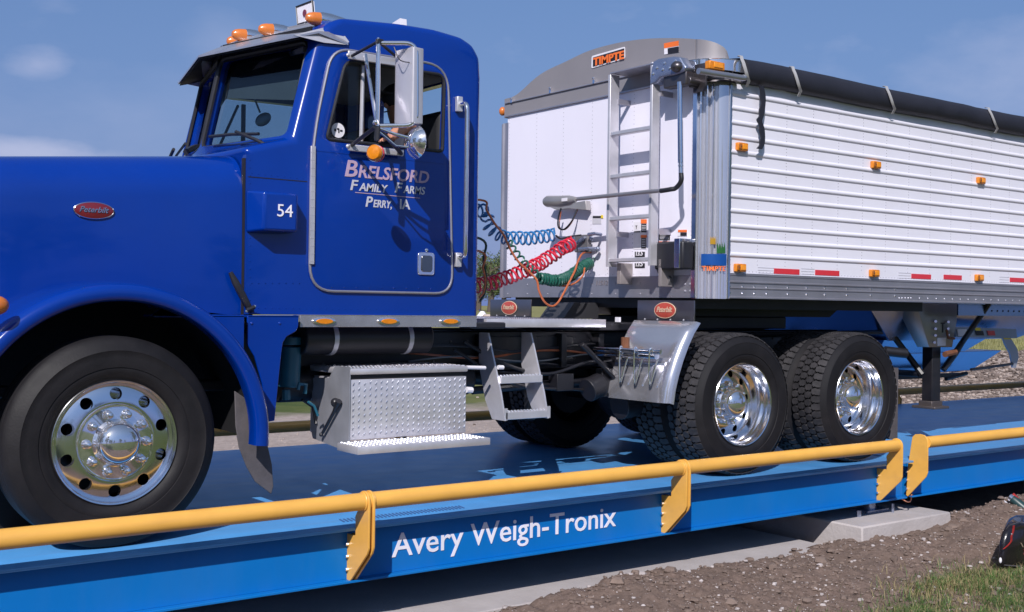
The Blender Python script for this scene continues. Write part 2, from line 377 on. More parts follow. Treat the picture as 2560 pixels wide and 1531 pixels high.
# concrete strip under the scale and the raised pier at the joint
sl = MB().box((-3, 5.30, -.75), (6.98, 8.9, -.553))
slab = struct(sl.build('concrete_slab', CONC, bev=.008))
pr_ = MB(); PX0, PX1 = 7.20, 8.38
pr_.add([(PX0, 5.20, -.70), (PX1, 5.20, -.70), (PX1, 6.9, -.70), (PX0 - .0, 6.9, -.70), (PX0 + .01, 5.22, -.42), (PX1 - .01, 5.22, -.42), (PX1 - .01, 6.9, -.42), (PX0 + .03, 6.9, -.42)],
        [(0, 3, 2, 1), (4, 5, 6, 7), (0, 1, 5, 4), (1, 2, 6, 5), (2, 3, 7, 6), (3, 0, 4, 7)])
pier = thing('concrete_pier', 'light concrete block raised under the joint of the blue scale', 'concrete footing', (7.8, 5.6, -.55))
pr_.build('footing', CONC, pier, bev=.012)
lc = MB().cyl(V(7.86, 5.62, -.42), V(7.86, 5.62, -.30), .045, 14); lc.box((7.72, 5.54, -.42), (8.0, 5.70, -.402)); lc; MB().cyl(V(7.55, 5.5, -.42), V(7.55, 5.5, -.37), .02, 8).build('anchor_bolt', CAST, pier); MB().cyl(V(7.95, 5.47, -.42), V(7.95, 5.47, -.35), .012, 8).build('anchor_bolt', CAST, pier)
lc.build('load_cell', CAST, pier)

# stones and clods strewn over the dirt (uncountable)
def rock(mb, p, r, k=0):
    n, m = 6, 4; c = Vector(p); ph = random.random() * 6; o = len(mb.v); sq = random.uniform(.45, .8)
    vs = []
    for i in range(1, m):
        a = math.pi * i / m
        for j in range(n):
            b = ph + 6.28 * j / n; q = r * random.uniform(.72, 1.2)
            vs.append(c + V(math.sin(a) * math.cos(b) * q, math.sin(a) * math.sin(b) * q * random.uniform(.8, 1.1), math.cos(a) * q * sq))
    vs += [c + V(0, 0, r * sq * .9), c - V(0, 0, r * sq)]; mb.v += [tuple(x) for x in vs]
    t = o + (m - 1) * n
    for i in range(m - 2):
        for j in range(n): mb.f.append((o + i * n + j, o + i * n + (j + 1) % n, o + (i + 1) * n + (j + 1) % n, o + (i + 1) * n + j))
    for j in range(n): mb.f += [(t, o + (j + 1) % n, o + j), (t + 1, o + (m - 2) * n + j, o + (m - 2) * n + (j + 1) % n)]
def inview(x, y, z, m=60):
    d = V(x, y, z) - CAM; w = d.dot(Fw)
    return w > .5 and -m < 1280 + FPX * d.dot(Rt) / w < 2560 + m and -m < 765.5 - FPX * d.dot(Up) / w < 1531 + m
clods, stones = MB(), MB()
for i in range(42000):
    x, y = random.uniform(1.6, 11), random.uniform(3.2, 5.62)
    if not inview(x, y, -.6) or (7.16 < x < 8.42 and y > 5.17): continue
    if y > 5.42 + .1 * noise.noise(V(x * 1.7, 7.7, 0)) and random.random() < .93: continue
    if noise.noise(V(x * 2.3, y * 2.3, 8)) < random.uniform(-.7, .45): continue
    r = .0035 + .014 * random.random() ** 4 + (.026 * random.random() if random.random() < .02 else 0)
    rock(stones if random.random() < .13 else clods, (x, y, gz(x, y) + r * .25), r * (.8 if random.random() < .3 else 1.15))
for q in [(8.25, 5.12, .05), (8.1, 5.08, .04), (8.42, 5.13, .06), (7.95, 5.05, .03), (6.0, 5.05, .04), (5.2, 5.2, .045), (6.45, 5.0, .05), (4.7, 5.15, .045), (8.6, 4.7, .05), (8.9, 4.5, .045), (7.0, 4.8, .035), (5.9, 4.4, .03), (4.9, 4.7, .03)]:
    rock(clods, (q[0], q[1], gz(q[0], q[1]) + .01), q[2])
stuff(clods.build('dirt', M('dirt_clod', (.17, .125, .105), .95, 0, 0, .3, 9, bump=.6, bscale=70), ang=25), 'brown clods scattered over the dirt in front of the scale', 'dirt clods')
stuff(stones.build('pebbles', M('pale_stone', (.42, .375, .37), .85, 0, 0, .25, 7, bump=.2), ang=30), 'small pale stones strewn across the brown dirt', 'pebbles')
pile = MB(); pile2 = MB()
for i in range(16000):
    x, y = random.gauss(24.0, 3.6), random.gauss(14.0, 2.2)
    if y < 9.3 or not inview(x, y, -.2): continue
    r = random.uniform(.016, .055); rock(pile if random.random() < .72 else pile2, (x, y, gz(x, y) + r * .3), r)
for i in range(3500):
    x, y = random.uniform(2, 17), random.uniform(9.3, 15)
    if inview(x, y, -.5): rock(pile2, (x, y, gz(x, y)), random.uniform(.006, .016))
stuff(pile.build('gravel', M('gravel_stone', (.15, .115, .10), .9, 0, 0, .45, 3.3), ang=30), 'heap of broken brown gravel beyond the far rail', 'gravel')
stuff(pile2.build('gravel', M('pale_gravel', (.33, .27, .24), .9, 0, 0, .3, 3), ang=30), 'loose pale gravel on the yard beyond the scale', 'gravel')

# grass
def blade(mb, x, y, z, h, w, lean, az_, bend=.5):
    d = V(math.cos(az_), math.sin(az_), 0); s = V(-d.y, d.x, 0) * w; p = V(x, y, z)
    a, b, c = p, p + V(0, 0, h * .55) + d * lean * h * .35, p + V(0, 0, h * (1 - bend * lean * .5)) + d * lean * h
    o = len(mb.v); mb.v += [tuple(a - s), tuple(a + s), tuple(b - s * .8), tuple(b + s * .8), tuple(c)]; mb.f += [(o, o + 1, o + 3, o + 2), (o + 2, o + 3, o + 4)]
ga, gb = MB(), MB()
def lawn(x, y):                                        # edge of the lawn in the lower right
    e = 4.02 + .28 * sst(6.0, 8.6, x) + .12 * noise.noise(V(x * 2.5, y * 2.5, 0)); 
    return sst(e + .35, e - .12, y) if y < e + .5 else 0
for i in range(230000):
    x, y = random.uniform(3.2, 11.5), random.uniform(2.6, 4.75)
    if not inview(x, y, -.6, 420): continue
    d = lawn(x, y); cl = noise.noise(V(x * 3.2, y * 3.2, 2)) * .5 + .5; cl2 = noise.noise(V(x * 7, y * 7, 4)) * .5 + .5
    d = d * (.35 + .9 * cl) + (.5 if cl2 > .78 and cl > .55 and y < 4.75 and x > 6.0 else 0)
    brown = noise.noise(V(x * 1.6 + 3, y * 2.2, 6)) > .12 and y > 3.75
    if random.random() > d * (.35 if brown else 1): continue
    b = blade; t = ga if random.random() < (.35 if brown else .78) else gb
    b(t, x, y, gz(x, y) - .004, random.uniform(.022, .065) * (1.2 if t is gb else 1), random.uniform(.0009, .0019), random.uniform(.3, 1.7), random.random() * 6.28)
for i in range(2600):                                  # straggling tufts round the bag
    x, y = random.gauss(6.9, .35), random.gauss(4.18, .13)
    blade(gb if random.random() < .55 else ga, x, y, gz(x, y), random.uniform(.03, .10), .0017, random.uniform(.3, 1.5), random.random() * 6.28)
stuff(ga.build('grass', M('green_grass', (.055, .125, .02), .6, 0, 0, .3, 5), flat=True), 'green grass at the lower right corner', 'grass')
stuff(gb.build('dry_grass', M('dry_grass_blade', (.26, .21, .10), .7, 0, 0, .2, 5), flat=True), 'straw coloured dead grass mixed into the lawn', 'grass')
gt = MB()
for i in range(26000):                                 # tall weeds beyond the gravel heap
    x, y = random.uniform(15, 46), random.uniform(17.5, 32)
    if not inview(x, y, .3): continue
    blade(gt, x, y, gz(x, y) - .02, random.uniform(.10, .32), random.uniform(.004, .010), random.uniform(.2, .9), random.random() * 6.28)
stuff(gt.build('tall_weeds', M('weed', (.24, .23, .09), .7, 0, 0, .3, .8), flat=True), 'yellowing tall weeds behind the gravel heap', 'weeds')

# ================================================================== THE TRUCK SCALE
def bracket_poly(x, t, outer=5.200):
    c = (RY, RZ); r = .056; pts = []
    for k in range(9):
        a = math.pi * k / 8; pts.append((c[0] + r * math.cos(a), c[1] + r * math.sin(a)))
    pts += [(RY - .056, -.085), (RY - .042, -.12), (5.40, -.285), (5.415, -.298), (5.447, -.298), (5.447, -.045), (5.358, -.045), (5.358, .02)]
    pts[0:1] = [(5.362, .06), (RY + .056, .10)]
    return [(x, y, z) for y, z in pts]
RY = 5.275; RZ = (at(900, 1256, RY).z + at(1644, 1176, RY).z) / 2
def end_poly(x):
    return [(x, y, z) for y, z in [(5.395, RZ), (5.388, RZ + .035), (5.365, RZ + .056), (5.32, RZ + .062), (5.282, RZ + .056), (5.258, RZ + .035), (5.250, RZ), (5.249, -.085), (5.262, -.12), (5.425, -.298), (5.44, -.29), (5.425, -.04)]]
def make_scale(name, label, X0, X1, posts, farposts, rails, group, letter=False):
    root = thing(name, label, 'truck scale', ((X0 + X1) / 2, 7.05, -.3), group)
    d = MB().box((X0, 5.355, -.016), (X1, 8.72, 0)); deck = d.build('deck_plate', DECK, root, bev=.003)
    b = MB().box((X0 + .012, 5.447, -.293), (X1 - .012, 5.462, -.016)).box((X0 + .012, 5.40, -.306), (X1 - .012, 5.56, -.293))
    b.box((X0 + .012, 5.455, -.293), (X0 + .03, 6.2, -.034)); b.build('side_beam', BEAM, root, bev=.002)
    b = MB().box((X0 + .012, 8.62, -.306), (X1 - .012, 8.64, -.034))
    for yy in (6.2, 7.0, 7.8): b.box((X0 + .012, yy, -.306), (X1 - .012, yy + .015, -.034)).box((X0 + .012, yy - .07, -.306), (X1 - .012, yy + .085, -.292))
    b.build('inner_beam', BEAM, root)
    for a, c in rails:
        MB().cyl(V(a, RY, RZ), V(c, RY, RZ), .046, 28).build('guard_rail', YEL, root)
        for jx in ([3.02, 5.37] if X0 < 1 else [10.46, 12.81]):
            for dx_ in (-.022, .028): MB().tube([V(jx + dx_, RY + .047 * math.cos(R(k * 15)), RZ + .047 * math.sin(R(k * 15))) for k in range(24)], .005, 6, True).build('weld_bead', YEL, root)
        MB().cyl(V(a, 14.075 - RY, RZ), V(c, 14.075 - RY, RZ), .046, 20).build('guard_rail', YEL, root)
    for x, side in posts:
        br = MB(); br.prism(end_poly(x) if side else bracket_poly(x, .012), (.012, 0, 0)); o = br.build('rail_bracket', YEL, root, bev=.002)
        for z in (-.10, -.165, -.235): MB().cyl(V(x - .018, 5.428, z), V(x - .002, 5.428, z), .009, 6).build('bolt', CHR, o)
        br2 = MB(); br2.prism([(q[0], 14.075 - q[1], q[2]) for q in bracket_poly(x, .012)], (.012, 0, 0)); br2.build('rail_bracket', YEL, root)
    return root
def pairs(x): return [(x - .017, 0), (x + .012, 0)]
s1 = make_scale('truck_scale', 'bright blue steel scale platform with white lettering and yellow rails under the truck', .55, 8.055,
    pairs(3.02) + pairs(5.37) + [(7.70, 0), (.66, 0)], [], [(.672, 7.70)], None)
text('lettering', 'Avery Weigh-Tronix', V(3.283, 5.4455, -.208), (1, 0, 0), (0, 0, 1), 1.665, .136, LETW, s1, bold=.006)
st_ = MB().box((7.80, 5.4415, -.205), (7.885, 5.4465, -.115)); st_.build('label', WHTL, s1)
tt = MB()
for k in range(6): tt.box((7.812, 5.440, -.195 + k * .012), (7.87, 5.4415, -.190 + k * .012))
fuse([o for o in s1.children if o.name.startswith('label')][0], tt.build('label_print', M('grey_print', (.3, .3, .33), .6), s1))
tp = MB().box((2.65, 5.62, .002), (3.55, 5.70, .005)); tp2 = M('worn_deck_print', (.05, .12, .3), .6)
hat = MB()
for k in range(34): hat.prism([(3.02 + k * .024, 5.52, .0015), (3.03 + k * .024, 5.52, .0015), (3.045 + k * .024, 5.60, .0015), (3.035 + k * .024, 5.60, .0015)], (0, 0, .002))
hat.build('tread_strip', tp2, s1); fuse([o for o in s1.children if o.name.startswith('deck_plate')][0], bpy.data.objects['tread_strip'])
s2 = make_scale('truck_scale', 'shorter visible blue scale platform with plain unlettered beam, behind the trailer landing leg', 8.098, 21.6,
    [(8.083, 1)] + pairs(10.46) + pairs(12.81), [], [(8.095, 21.2)], None)
wr = MB().tube(crom([(8.0, 5.44, -.30), (8.03, 5.40, -.33), (8.07, 5.39, -.33), (8.11, 5.41, -.30), (8.13, 5.43, -.285)]), .005, 6); wr.ball((8.125, 5.42, -.29), .016)
wr.build('ground_strap', M('copper', (.75, .33, .2), .3, 1), s2)

# ================================================================== THE TRACTOR
YC, YS, YF = 6.745, 5.87, 7.62                          # cab centre line, near side, far side
truck = thing('semi_truck', 'bright blue day cab semi truck with chrome mirrors parked on the scale', 'truck', (4.2, 6.77, 0))
A = lambda px, py, Y=YS: at(px, py, Y)

# ---- frame and running gear
f = MB()
for y in (6.33, 7.15): f.box((.7, y, .74), (8.35, y + .06, 1.02)).box((.7, y - .05 if y > 7 else y, .74), (8.35, y + .06 if y > 7 else y + .11, .755)).box((.7, y - .05 if y > 7 else y, 1.005), (8.35, y + .06 if y > 7 else y + .11, 1.02))
for x in (2.6, 3.6, 4.9, 5.6, 6.9, 8.25): f.box((x, 6.38, .78), (x + .1, 7.16, .99))
f.build('frame', BLK, truck, bev=.004)
f = MB().cyl(V(2.9, 6.76, .80), V(6.1, 6.76, .58), .055, 14)
f.box((1.9, 6.45, .62), (2.9, 7.05, 1.3)).cyl(V(2.85, 6.76, .84), V(3.7, 6.76, .82), .2, 16)
f.build('gearbox', BLK, truck, bev=.02)
MB().cyl(V(3.04, 6.12, .985), V(3.92, 6.12, .985), .10, 20).build('air_tank', BLKP, truck, bev=.01)
for x_ in (3.22, 3.74): MB().cyl(V(x_, 6.12, .985), V(x_ + .03, 6.12, .985), .104, 20).build('tank_strap', ALU, truck)
MB().cyl(V(3.0, 6.35, .70), V(4.4, 6.35, .70), .11, 18).build('exhaust_pipe', BLK, truck, bev=.01)
f = MB().cyl(V(1.8, 5.75, .51), V(1.8, 7.75, .51), .06, 12).box((1.72, 5.95, .55), (1.88, 6.15, .75)).box((1.0, 6.02, .70), (2.7, 6.12, .76))
f.build('front_axle', BLK, truck, bev=.01)
for x in (6.23, 7.58):
    f = MB().cyl(V(x, 6.1, .51), V(x, 7.45, .51), .085, 14).ball((x - .02, 6.77, .53), .23, 14, 10).box((x - .3, 6.28, .52), (x + .3, 6.40, .60)).cyl(V(x - .02, 6.5, .35), V(x - .1, 6.25, .3), .09, 10)
    f.cyl(V(x - .28, 6.28, .62), V(x - .28, 6.28, .80), .12, 14).cyl(V(x + .28, 6.28, .62), V(x + .28, 6.28, .80), .12, 14)
    f.build('rear_axle', BLK, truck, bev=.01)
f = MB().box((5.45, 6.2, 1.02), (6.0, 7.3, 1.08)).box((6.3, 6.28, 1.03), (7.6, 7.26, 1.13)); f.lathe((6.95, 6.77), [(0, 1.17), (.45, 1.17), (.46, 1.13), (.3, 1.12)], 30, 'z')
f.build('fifth_wheel', BLK, truck, bev=.01)
f = MB().box((4.45, 6.31, .80), (5.3, 6.33, .98)).box((4.86, 6.27, .40), (4.93, 6.31, 1.0)).cyl(V(4.4, 6.29, .62), V(5.5, 6.29, .66), .028, 8).cyl(V(5.2, 6.1, .93), V(5.6, 6.1, .62), .02, 8)
f.tube(crom([(4.3, 6.25, .95), (4.6, 6.2, .80), (5.0, 6.22, .72), (5.4, 6.2, .80), (5.7, 6.2, .7)]), .014, 6).tube(crom([(4.2, 6.22, .9), (4.7, 6.2, .66), (5.3, 6.2, .60), (5.7, 6.22, .55)]), .012, 6)
f.cyl(V(5.30, 6.15, .60), V(5.42, 6.15, .64), .085, 16).cyl(V(5.58, 6.12, .48), V(5.75, 6.12, .50), .10, 16).box((5.05, 6.18, .60), (5.2, 6.28, .72)).box((5.42, 6.13, .55), (5.60, 6.2, .75))
f.build('brake_plumbing', BLK, truck, bev=.004)
lk = MB().cyl(V(5.52, 6.0, .88), V(5.52, 6.0, .98), .03, 8); lk.build('rusty_bracket', RUST, truck)

fz_ = MB()
for i in range(40): fz_.dome((2.9 + i * .135, 6.33, .95 if i % 3 else .82), (0, -1, 0), .011)
fuse(bpy.data.objects['frame'], fz_.build('frame_bolts', M('worn_bolt', (.10, .09, .09), .4, .6), truck))
for i, (y_, z_, r_, m_) in enumerate(((6.30, .90, .010, BLKP), (6.305, .86, .008, HO), (6.30, .79, .012, BLKP), (6.29, .83, .006, M('grey_conduit', (.2, .2, .2), .5)))):
    MB().tube(crom([V(3.9 + k * .22, y_ + .012 * math.sin(k * 1.7 + i), z_ + .022 * math.sin(k * 1.1 + i * 2)) for k in range(9)]), r_, 6).build('frame_hose', m_, truck)
for x_ in (4.45, 5.15, 5.5): MB().box((x_, 6.26, .76), (x_ + .05, 6.33, 1.0)).build('frame_bracket', BLK, truck, bev=.004)
# ---- wheels
def tyre_prof(y0, s, w=.27, tread=.506):               # s=+1: outer side faces the camera
    e = lambda d: y0 + s * d
    p = [(.288, e(.045)), (.296, e(.012)), (.318, e(-.006)), (.345, e(-.018)), (.36, e(-.0165)), (.362, e(-.021)), (.41, e(-.026)), (.44, e(-.022)), (.443, e(-.024)), (.462, e(-.012)), (.482, e(.004)), (.497, e(.012)), (tread - .002, e(.026))]
    q = [(r, 2 * y0 + s * w - y) for r, y in p]
    return p, q[::-1]
def make_tyre(name, x, y0, s, steer, parent, w=.27):
    m = MB(); p, q = tyre_prof(y0, s, w); e = lambda d: y0 + s * d
    if steer:
        mid = []
        for k in range(5):
            a = .03 + k * (w - .06) / 5; b = a + (w - .06) / 5
            mid += [(.510, e(a + .002)), (.511, e(b - .010)), (.499, e(b - .008)), (.499, e(b - .001))]
        m.lathe((x, .51), p + mid + q, 96)
    else:
        m.lathe((x, .51), p[:-1] + [(.493, e(.022)), (.493, e(w - .022))] + q[1:], 72)
    o = m.build(name, RUB, parent, ang=50)
    if not steer:
        t = MB(); n = 54; rows = 4; rw = (w - .02) / rows
        for i in range(n):
            for j in range(rows):
                a0 = 6.283185 * (i + (.5 if j % 2 else 0)) / n; da = 6.283185 / n * .455; ya, yb = .010 + j * rw + .003, .010 + (j + 1) * rw - .003
                ym = (ya + yb) / 2; cx = .28
                shape = [(-.6, ya), (.45, ya), (1.0, ya + rw * cx), (.72, ym), (1.0, yb - rw * cx), (.45, yb), (-.6, yb), (-.95, yb - rw * cx), (-1.12, ym), (-.95, ya + rw * cx)]
                if j == 0: shape = [(-.85, ya - .012), (.85, ya - .012)] + shape[2:5] + [(.45, yb), (-.6, yb)] + shape[7:]
                ri, ro = .490, .5105
                lo = [(x + math.cos(a0 + u * da) * ri, e(y), .51 + math.sin(a0 + u * da) * ri) for u, y in shape]
                hi = []
                for u, y in shape:
                    a = a0 + u * da * .93; rr = ro - (.010 if y < .012 else 0) - (.006 if (j in (0, 3) and (y < ya + .01 and j == 0 or y > yb - .01 and j == 3)) else 0)
                    hi.append((x + math.cos(a) * rr, e(y), .51 + math.sin(a) * rr))
                k = len(shape); t.add(lo + hi, [tuple(range(k, 2 * k))] + [(q_, (q_ + 1) % k, k + (q_ + 1) % k, k + q_) for q_ in range(k)])
        t.build('tread', RUBT, o, ang=30) if False else None
        return o, t
    return o, None
def ring_pts(x, y, r, n, ph=0): return [(x + r * math.cos(ph + 6.283185 * k / n), y, .51 + r * math.sin(ph + 6.283185 * k / n)) for k in range(n)]
def steer_wheel(x, y0, s):
    w = MB().lathe((x, .51), [(0, y0 + s * .10), (.21, y0 + s * .10), (.21, y0 + s * .28), (0, y0 + s * .28)], 32).build('wheel', BLK, truck)
    make_tyre('tyre', x, y0, s, True, w)
    e = lambda d: y0 + s * d
    r = MB().lathe((x, .51), [(.286, e(.06)), (.300, e(.012)), (.302, e(-.001)), (.298, e(-.005)), (.291, e(-.003)), (.289, e(.008)), (.284, e(.016)), (.272, e(.020)), (.255, e(.012)), (.20, e(.000)), (.188, e(.000)), (.16, e(.004)), (.16, e(.02)), (.20, e(.03)), (.26, e(.045)), (.275, e(.09))], 96)
    r = r.build('rim', ALUP, w, ang=30)
    c = MB()
    for k in range(10):
        a = R(18 + 36 * k); c.lathe((x + .2345 * math.cos(a), .51 + .2345 * math.sin(a)), [(0, e(-.05)), (.0295, e(-.05)), (.0295, e(.2)), (0, e(.2))], 24)
    sol = r; cut(sol, c)
    hc = MB().lathe((x, .51), [(.186, e(.004)), (.186, e(-.006)), (.182, e(-.012)), (.176, e(-.012)), (.172, e(-.004)), (.115, e(-.012)), (.110, e(-.03)), (.104, e(-.055)), (.092, e(-.078)), (.07, e(-.096)), (.04, e(-.106)), (.015, e(-.109)), (.0, e(-.1095))], 72).build('hub_cover', CHR, w, ang=30)
    for p in ring_pts(x, 0, .1425, 10, R(0)):
        m = MB(); m.lathe((p[0], p[2]), [(.023, e(-.004)), (.023, e(-.014)), (.0185, e(-.020)), (.0165, e(-.038)), (.0175, e(-.048)), (.013, e(-.058)), (.005, e(-.062)), (0, e(-.063))], 16).build('lug_nut', CHR, w)
    return w
def drive_wheel(x, y0, s):                             # a pair of tyres; the outer one with its deep polished rim
    e = lambda d: y0 + s * d
    w = MB().lathe((x, .51), [(0, e(.30)), (.22, e(.30)), (.22, e(.55)), (0, e(.55))], 32).build('wheel', BLK, truck)
    for k, d in ((0, 0), (1, .335)):
        o, t = make_tyre('tyre', x, e(d), s, False, w)
        # tread blocks joined into the tyre mesh
        me = o.data; bm = bmesh.new(); bm.from_mesh(me); nf = len(bm.faces)
        tm = bpy.data.meshes.new('t'); tm.from_pydata(t.v, [], t.f); bm.from_mesh(tm); bmesh.ops.recalc_face_normals(bm, faces=bm.faces)
        for i, fc in enumerate(bm.faces): fc.material_index = 0 if i < nf else 1
        bm.to_mesh(me); bm.free(); me.materials.append(RUBT); me.polygons.foreach_set('use_smooth', [True] * len(me.polygons)); me.set_sharp_from_angle(angle=R(35)); bpy.data.meshes.remove(tm)
    r = MB().lathe((x, .51), [(.286, e(.05)), (.300, e(.010)), (.302, e(.000)), (.298, e(-.005)), (.291, e(-.002)), (.288, e(.008)), (.281, e(.020)), (.279, e(.042)), (.270, e(.060)), (.262, e(.072)), (.258, e(.10)), (.256, e(.135)), (.250, e(.155)), (.238, e(.166)), (.215, e(.162)), (.18, e(.150)), (.125, e(.150)), (.11, e(.152)), (.11, e(.165)), (.18, e(.165)), (.21, e(.176)), (.24, e(.182)), (.265, e(.17)), (.275, e(.13))], 96)
    r = r.build('rim', ALUP, w, ang=30)
    c = MB()
    for k in range(10):
        a = R(36 * k + 8); c.lathe((x + .212 * math.cos(a), .51 + .212 * math.sin(a)), [(0, e(.1)), (.0255, e(.1)), (.0255, e(.2)), (0, e(.2))], 20)
    cut(r, c)
    MB().lathe((x, .51), [(.118, e(.152)), (.118, e(.13)), (.108, e(.12)), (.104, e(.085)), (.099, e(.06)), (.088, e(.043)), (.066, e(.03)), (.035, e(.022)), (0, e(.02))], 60).build('hub_cover', CHR, w, ang=30)
    for p in ring_pts(x, 0, .143, 10, R(26)):
        m = MB(); m.lathe((p[0], p[2]), [(.019, e(.15)), (.018, e(.135)), (.0155, e(.13)), (.0155, e(.108)), (.008, e(.1)), (0, e(.0995))], 12).build('lug_nut', CHR, w)
    return w
def clone(o, delta):                                   # a part with its own sub-parts
    c = o.copy(); SC.collection.objects.link(c); c.location = Vector(o.location) + Vector(delta)
    for ch in list(o.children):
        d = ch.copy(); SC.collection.objects.link(d); d.parent = c
    return c
steer_wheel(1.785, 5.53, 1); steer_wheel(1.785, 8.00, -1)
dw = drive_wheel(6.235, 5.53, 1); clone(dw, (1.35, 0, 0))
dw2 = drive_wheel(6.235, 8.00, -1); clone(dw2, (1.35, 0, 0))

# ---- hood
XH = A(613, 600).x - .008
def hood_ring(x):
    t = (x - 1.342) / (2.58 - 1.342); zt = 1.905 + (2.013 - 1.905) * t; ys = 5.885 + .06 * (1 - min(1, max(0, (x - .5) / (XH - .5)))) ** 1.5
    r = .23; pts = [V(x, ys, max(1.126, .47 + math.sqrt(max(0, .785 ** 2 - (x - 1.8) ** 2)))), V(x, ys - .004, 1.4), V(x, ys, zt - r)]
    for k in range(1, 9):
        a = math.pi / 2 * k / 8; pts.append(V(x, ys + r * (1 - math.cos(a)), zt - r + r * math.sin(a)))
    pts.append(V(x, ys + .48, zt + .015)); pts.append(V(x, YC, zt + .03))
    return pts + [V(x, 2 * YC - q.y, q.z) for q in pts[-2::-1]]
h = MB(); h.loft([hood_ring(x) for x in [.62, .66, .8, 1.0, 1.15, 1.25, 1.35, 1.45, 1.55, 1.65, 1.8, 1.95, 2.05, 2.15, 2.25, 2.35, 2.45, XH - .004, XH]], True, True)
hood = h.build('hood', BLUE, truck, ang=50)
gr_ = MB().box((.585, 5.98, .62), (.64, 7.42, 1.80)); gr_.box((.60, 5.93, .55), (.66, 7.47, .62))
gr_.build('grille', CHR, truck, bev=.01)
MB().box((.38, 5.55, .38), (.56, 7.98, .72)).build('bumper', CHR, truck, bev=.04)
# ---- fenders: a swept crown round the wheel
def fender(s, name):
    y = (lambda v: v) if s > 0 else (lambda v: 13.53 - v)
    cx, cz = 1.80, .50; rings = []
    for k in range(61):
        a = R(-4 + (184) * k / 60); rr = 1 + .012 * max(0, math.cos(a))
        sec = [(.690, 5.60), (.688, 5.535), (.692, 5.518), (.700, 5.508), (.716, 5.502), (.740, 5.500), (.757, 5.508), (.769, 5.527), (.777, 5.56), (.783, 5.62), (.786, 5.72), (.787, 5.95), (.775, 5.95), (.770, 5.62), (.755, 5.545), (.72, 5.53), (.70, 5.56)]
        rings.append([(cx + math.cos(a) * r * rr, y(yy), cz + math.sin(a) * r * rr) for r, yy in sec])
    m = MB().loft(rings, True, True)
    # inner splash wall and the flat skirt behind the arch
    o = m.build(name, BLUE, truck, ang=40)
    xr, z0 = A(612, 800, 5.74).x, A(580, 789, 5.74).z
    arc = [(cx + math.cos(R(t)) * .775, cz + math.sin(R(t)) * .775) for t in range(64, 24, -4)]
    pts = arc + [(xr, .50 + math.sqrt(max(.001, .775 ** 2 - (xr - cx) ** 2)) if xr - cx < .775 else .6), (xr, z0), (arc[0][0] - .1, z0)]
    k = MB().xz([(px_, pz_) for px_, pz_ in pts], y(5.745), y(5.775)); k.box((arc[0][0] - .1, min(y(5.745), y(5.90)), z0 - .012), (xr, max(y(5.745), y(5.90)), z0 + .004))
    k.build('fender_panel', BLUE, o, bev=.004)
    k = MB(); n = 24
    rg = [[(cx + math.cos(R(-5 + 190 * i / n)) * rr, y(5.93), cz + math.sin(R(-5 + 190 * i / n)) * rr) for rr in (.775, .05)] for i in range(n + 1)]
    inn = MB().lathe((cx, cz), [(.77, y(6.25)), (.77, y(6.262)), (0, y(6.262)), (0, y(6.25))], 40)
    inn.build('splash_shield', M('arch_shade_black', (.004, .004, .006), .8), o)  # near-black colour puts the arch's inner shade into the shield
    MB().loft([[(cx + math.cos(R(t)) * rr, y(yy), cz + math.sin(R(t)) * rr) for rr, yy in ((.768, 5.575), (.768, 6.25), (.762, 6.25), (.762, 5.575))] for t in range(-2, 183, 5)]).build('arch_shade', MT['arch_shade_black'], o)  # added dark sheet standing in for the shade inside the wheel arch
    lp = at(4, 764, 5.47) if s > 0 else V(1.25, 8.06, 1.18)
    MB().ball(lp - V(.035, 0, 0), .062, 14, 10, (1.1, .8, .75)).build('marker_lamp', AMBO, o)
    return o
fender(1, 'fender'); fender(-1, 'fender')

# ---- cowl skirt below the cab, behind the front wheel
def P2(px, py, Y=5.79): q = at(px, py, Y); return (q.x, q.z)
sk = [P2(618, 789), P2(747, 789), P2(745, 818), P2(739, 829), P2(716, 842), P2(707, 856), P2(703, 882), P2(695, 960), P2(686, 1052), P2(666, 1056), P2(655, 960), P2(635, 890), P2(617, 860)]
k = MB().xz(sk, 5.785, 5.80); k.dome(at(629, 809, 5.785), (0, -1, 0), .011); k.dome(at(699, 809, 5.785), (0, -1, 0), .011)
k.box((P2(618, 789)[0], 5.785, P2(618, 789)[1] - .012), (P2(747, 789)[0], 5.90, P2(618, 789)[1]))
k.build('cowl_skirt', BLUE, truck, bev=.004)
k = MB(); z5 = lambda x, y: (x / 1.854, 600 + y / 1.854)
fl = [at(*z5(*q), 5.68) for q in [(1085, 700), (1090, 860), (1105, 960), (1140, 1050), (1180, 1120), (1255, 1178), (1265, 1140), (1258, 1040), (1240, 960), (1232, 800)]]
k.loft([[V(q.x, 5.672, q.z) for q in fl], [V(q.x, 5.682, q.z) for q in fl]], True)
k.build('mud_flap', FLAP, truck, bev=.003)

# ---- cab shell
def cab_ring(Y, fo):                                   # profile in X-Z; fo = how far the front leans out at the centre line
    xr = A(1203, 400, 5.87).x
    p = [(XH + .008, 1.126, 0), (XH + .008, 2.0, .0), (XH + .06, 2.035, .08), (2.86, 2.12, fo), (3.005, 2.72, fo), (3.07, 2.79, fo), (3.25, 2.845, .1), (3.55, 2.875, 0), (3.80, 2.88, 0), (4.0, 2.862, 0), (4.09, 2.825, 0), (4.145, 2.75, 0), (xr, 2.62, 0), (xr, 1.126, 0)]
    return [V(x - o, Y, z) for x, z, o in p]
c = MB().loft([cab_ring(YS, 0), cab_ring(YC, .20), cab_ring(YF, 0)])
cab = c.build('cab', BLUE, truck)
bm = bmesh.new(); bm.from_mesh(cab.data)
def on(v, Y): return abs(v.co.y - Y) < 1e-4
ed = [e for e in bm.edges if all(any(on(v, Y) for v in e.verts) for Y in (YS,)) or all(on(v, YF) for v in e.verts)]
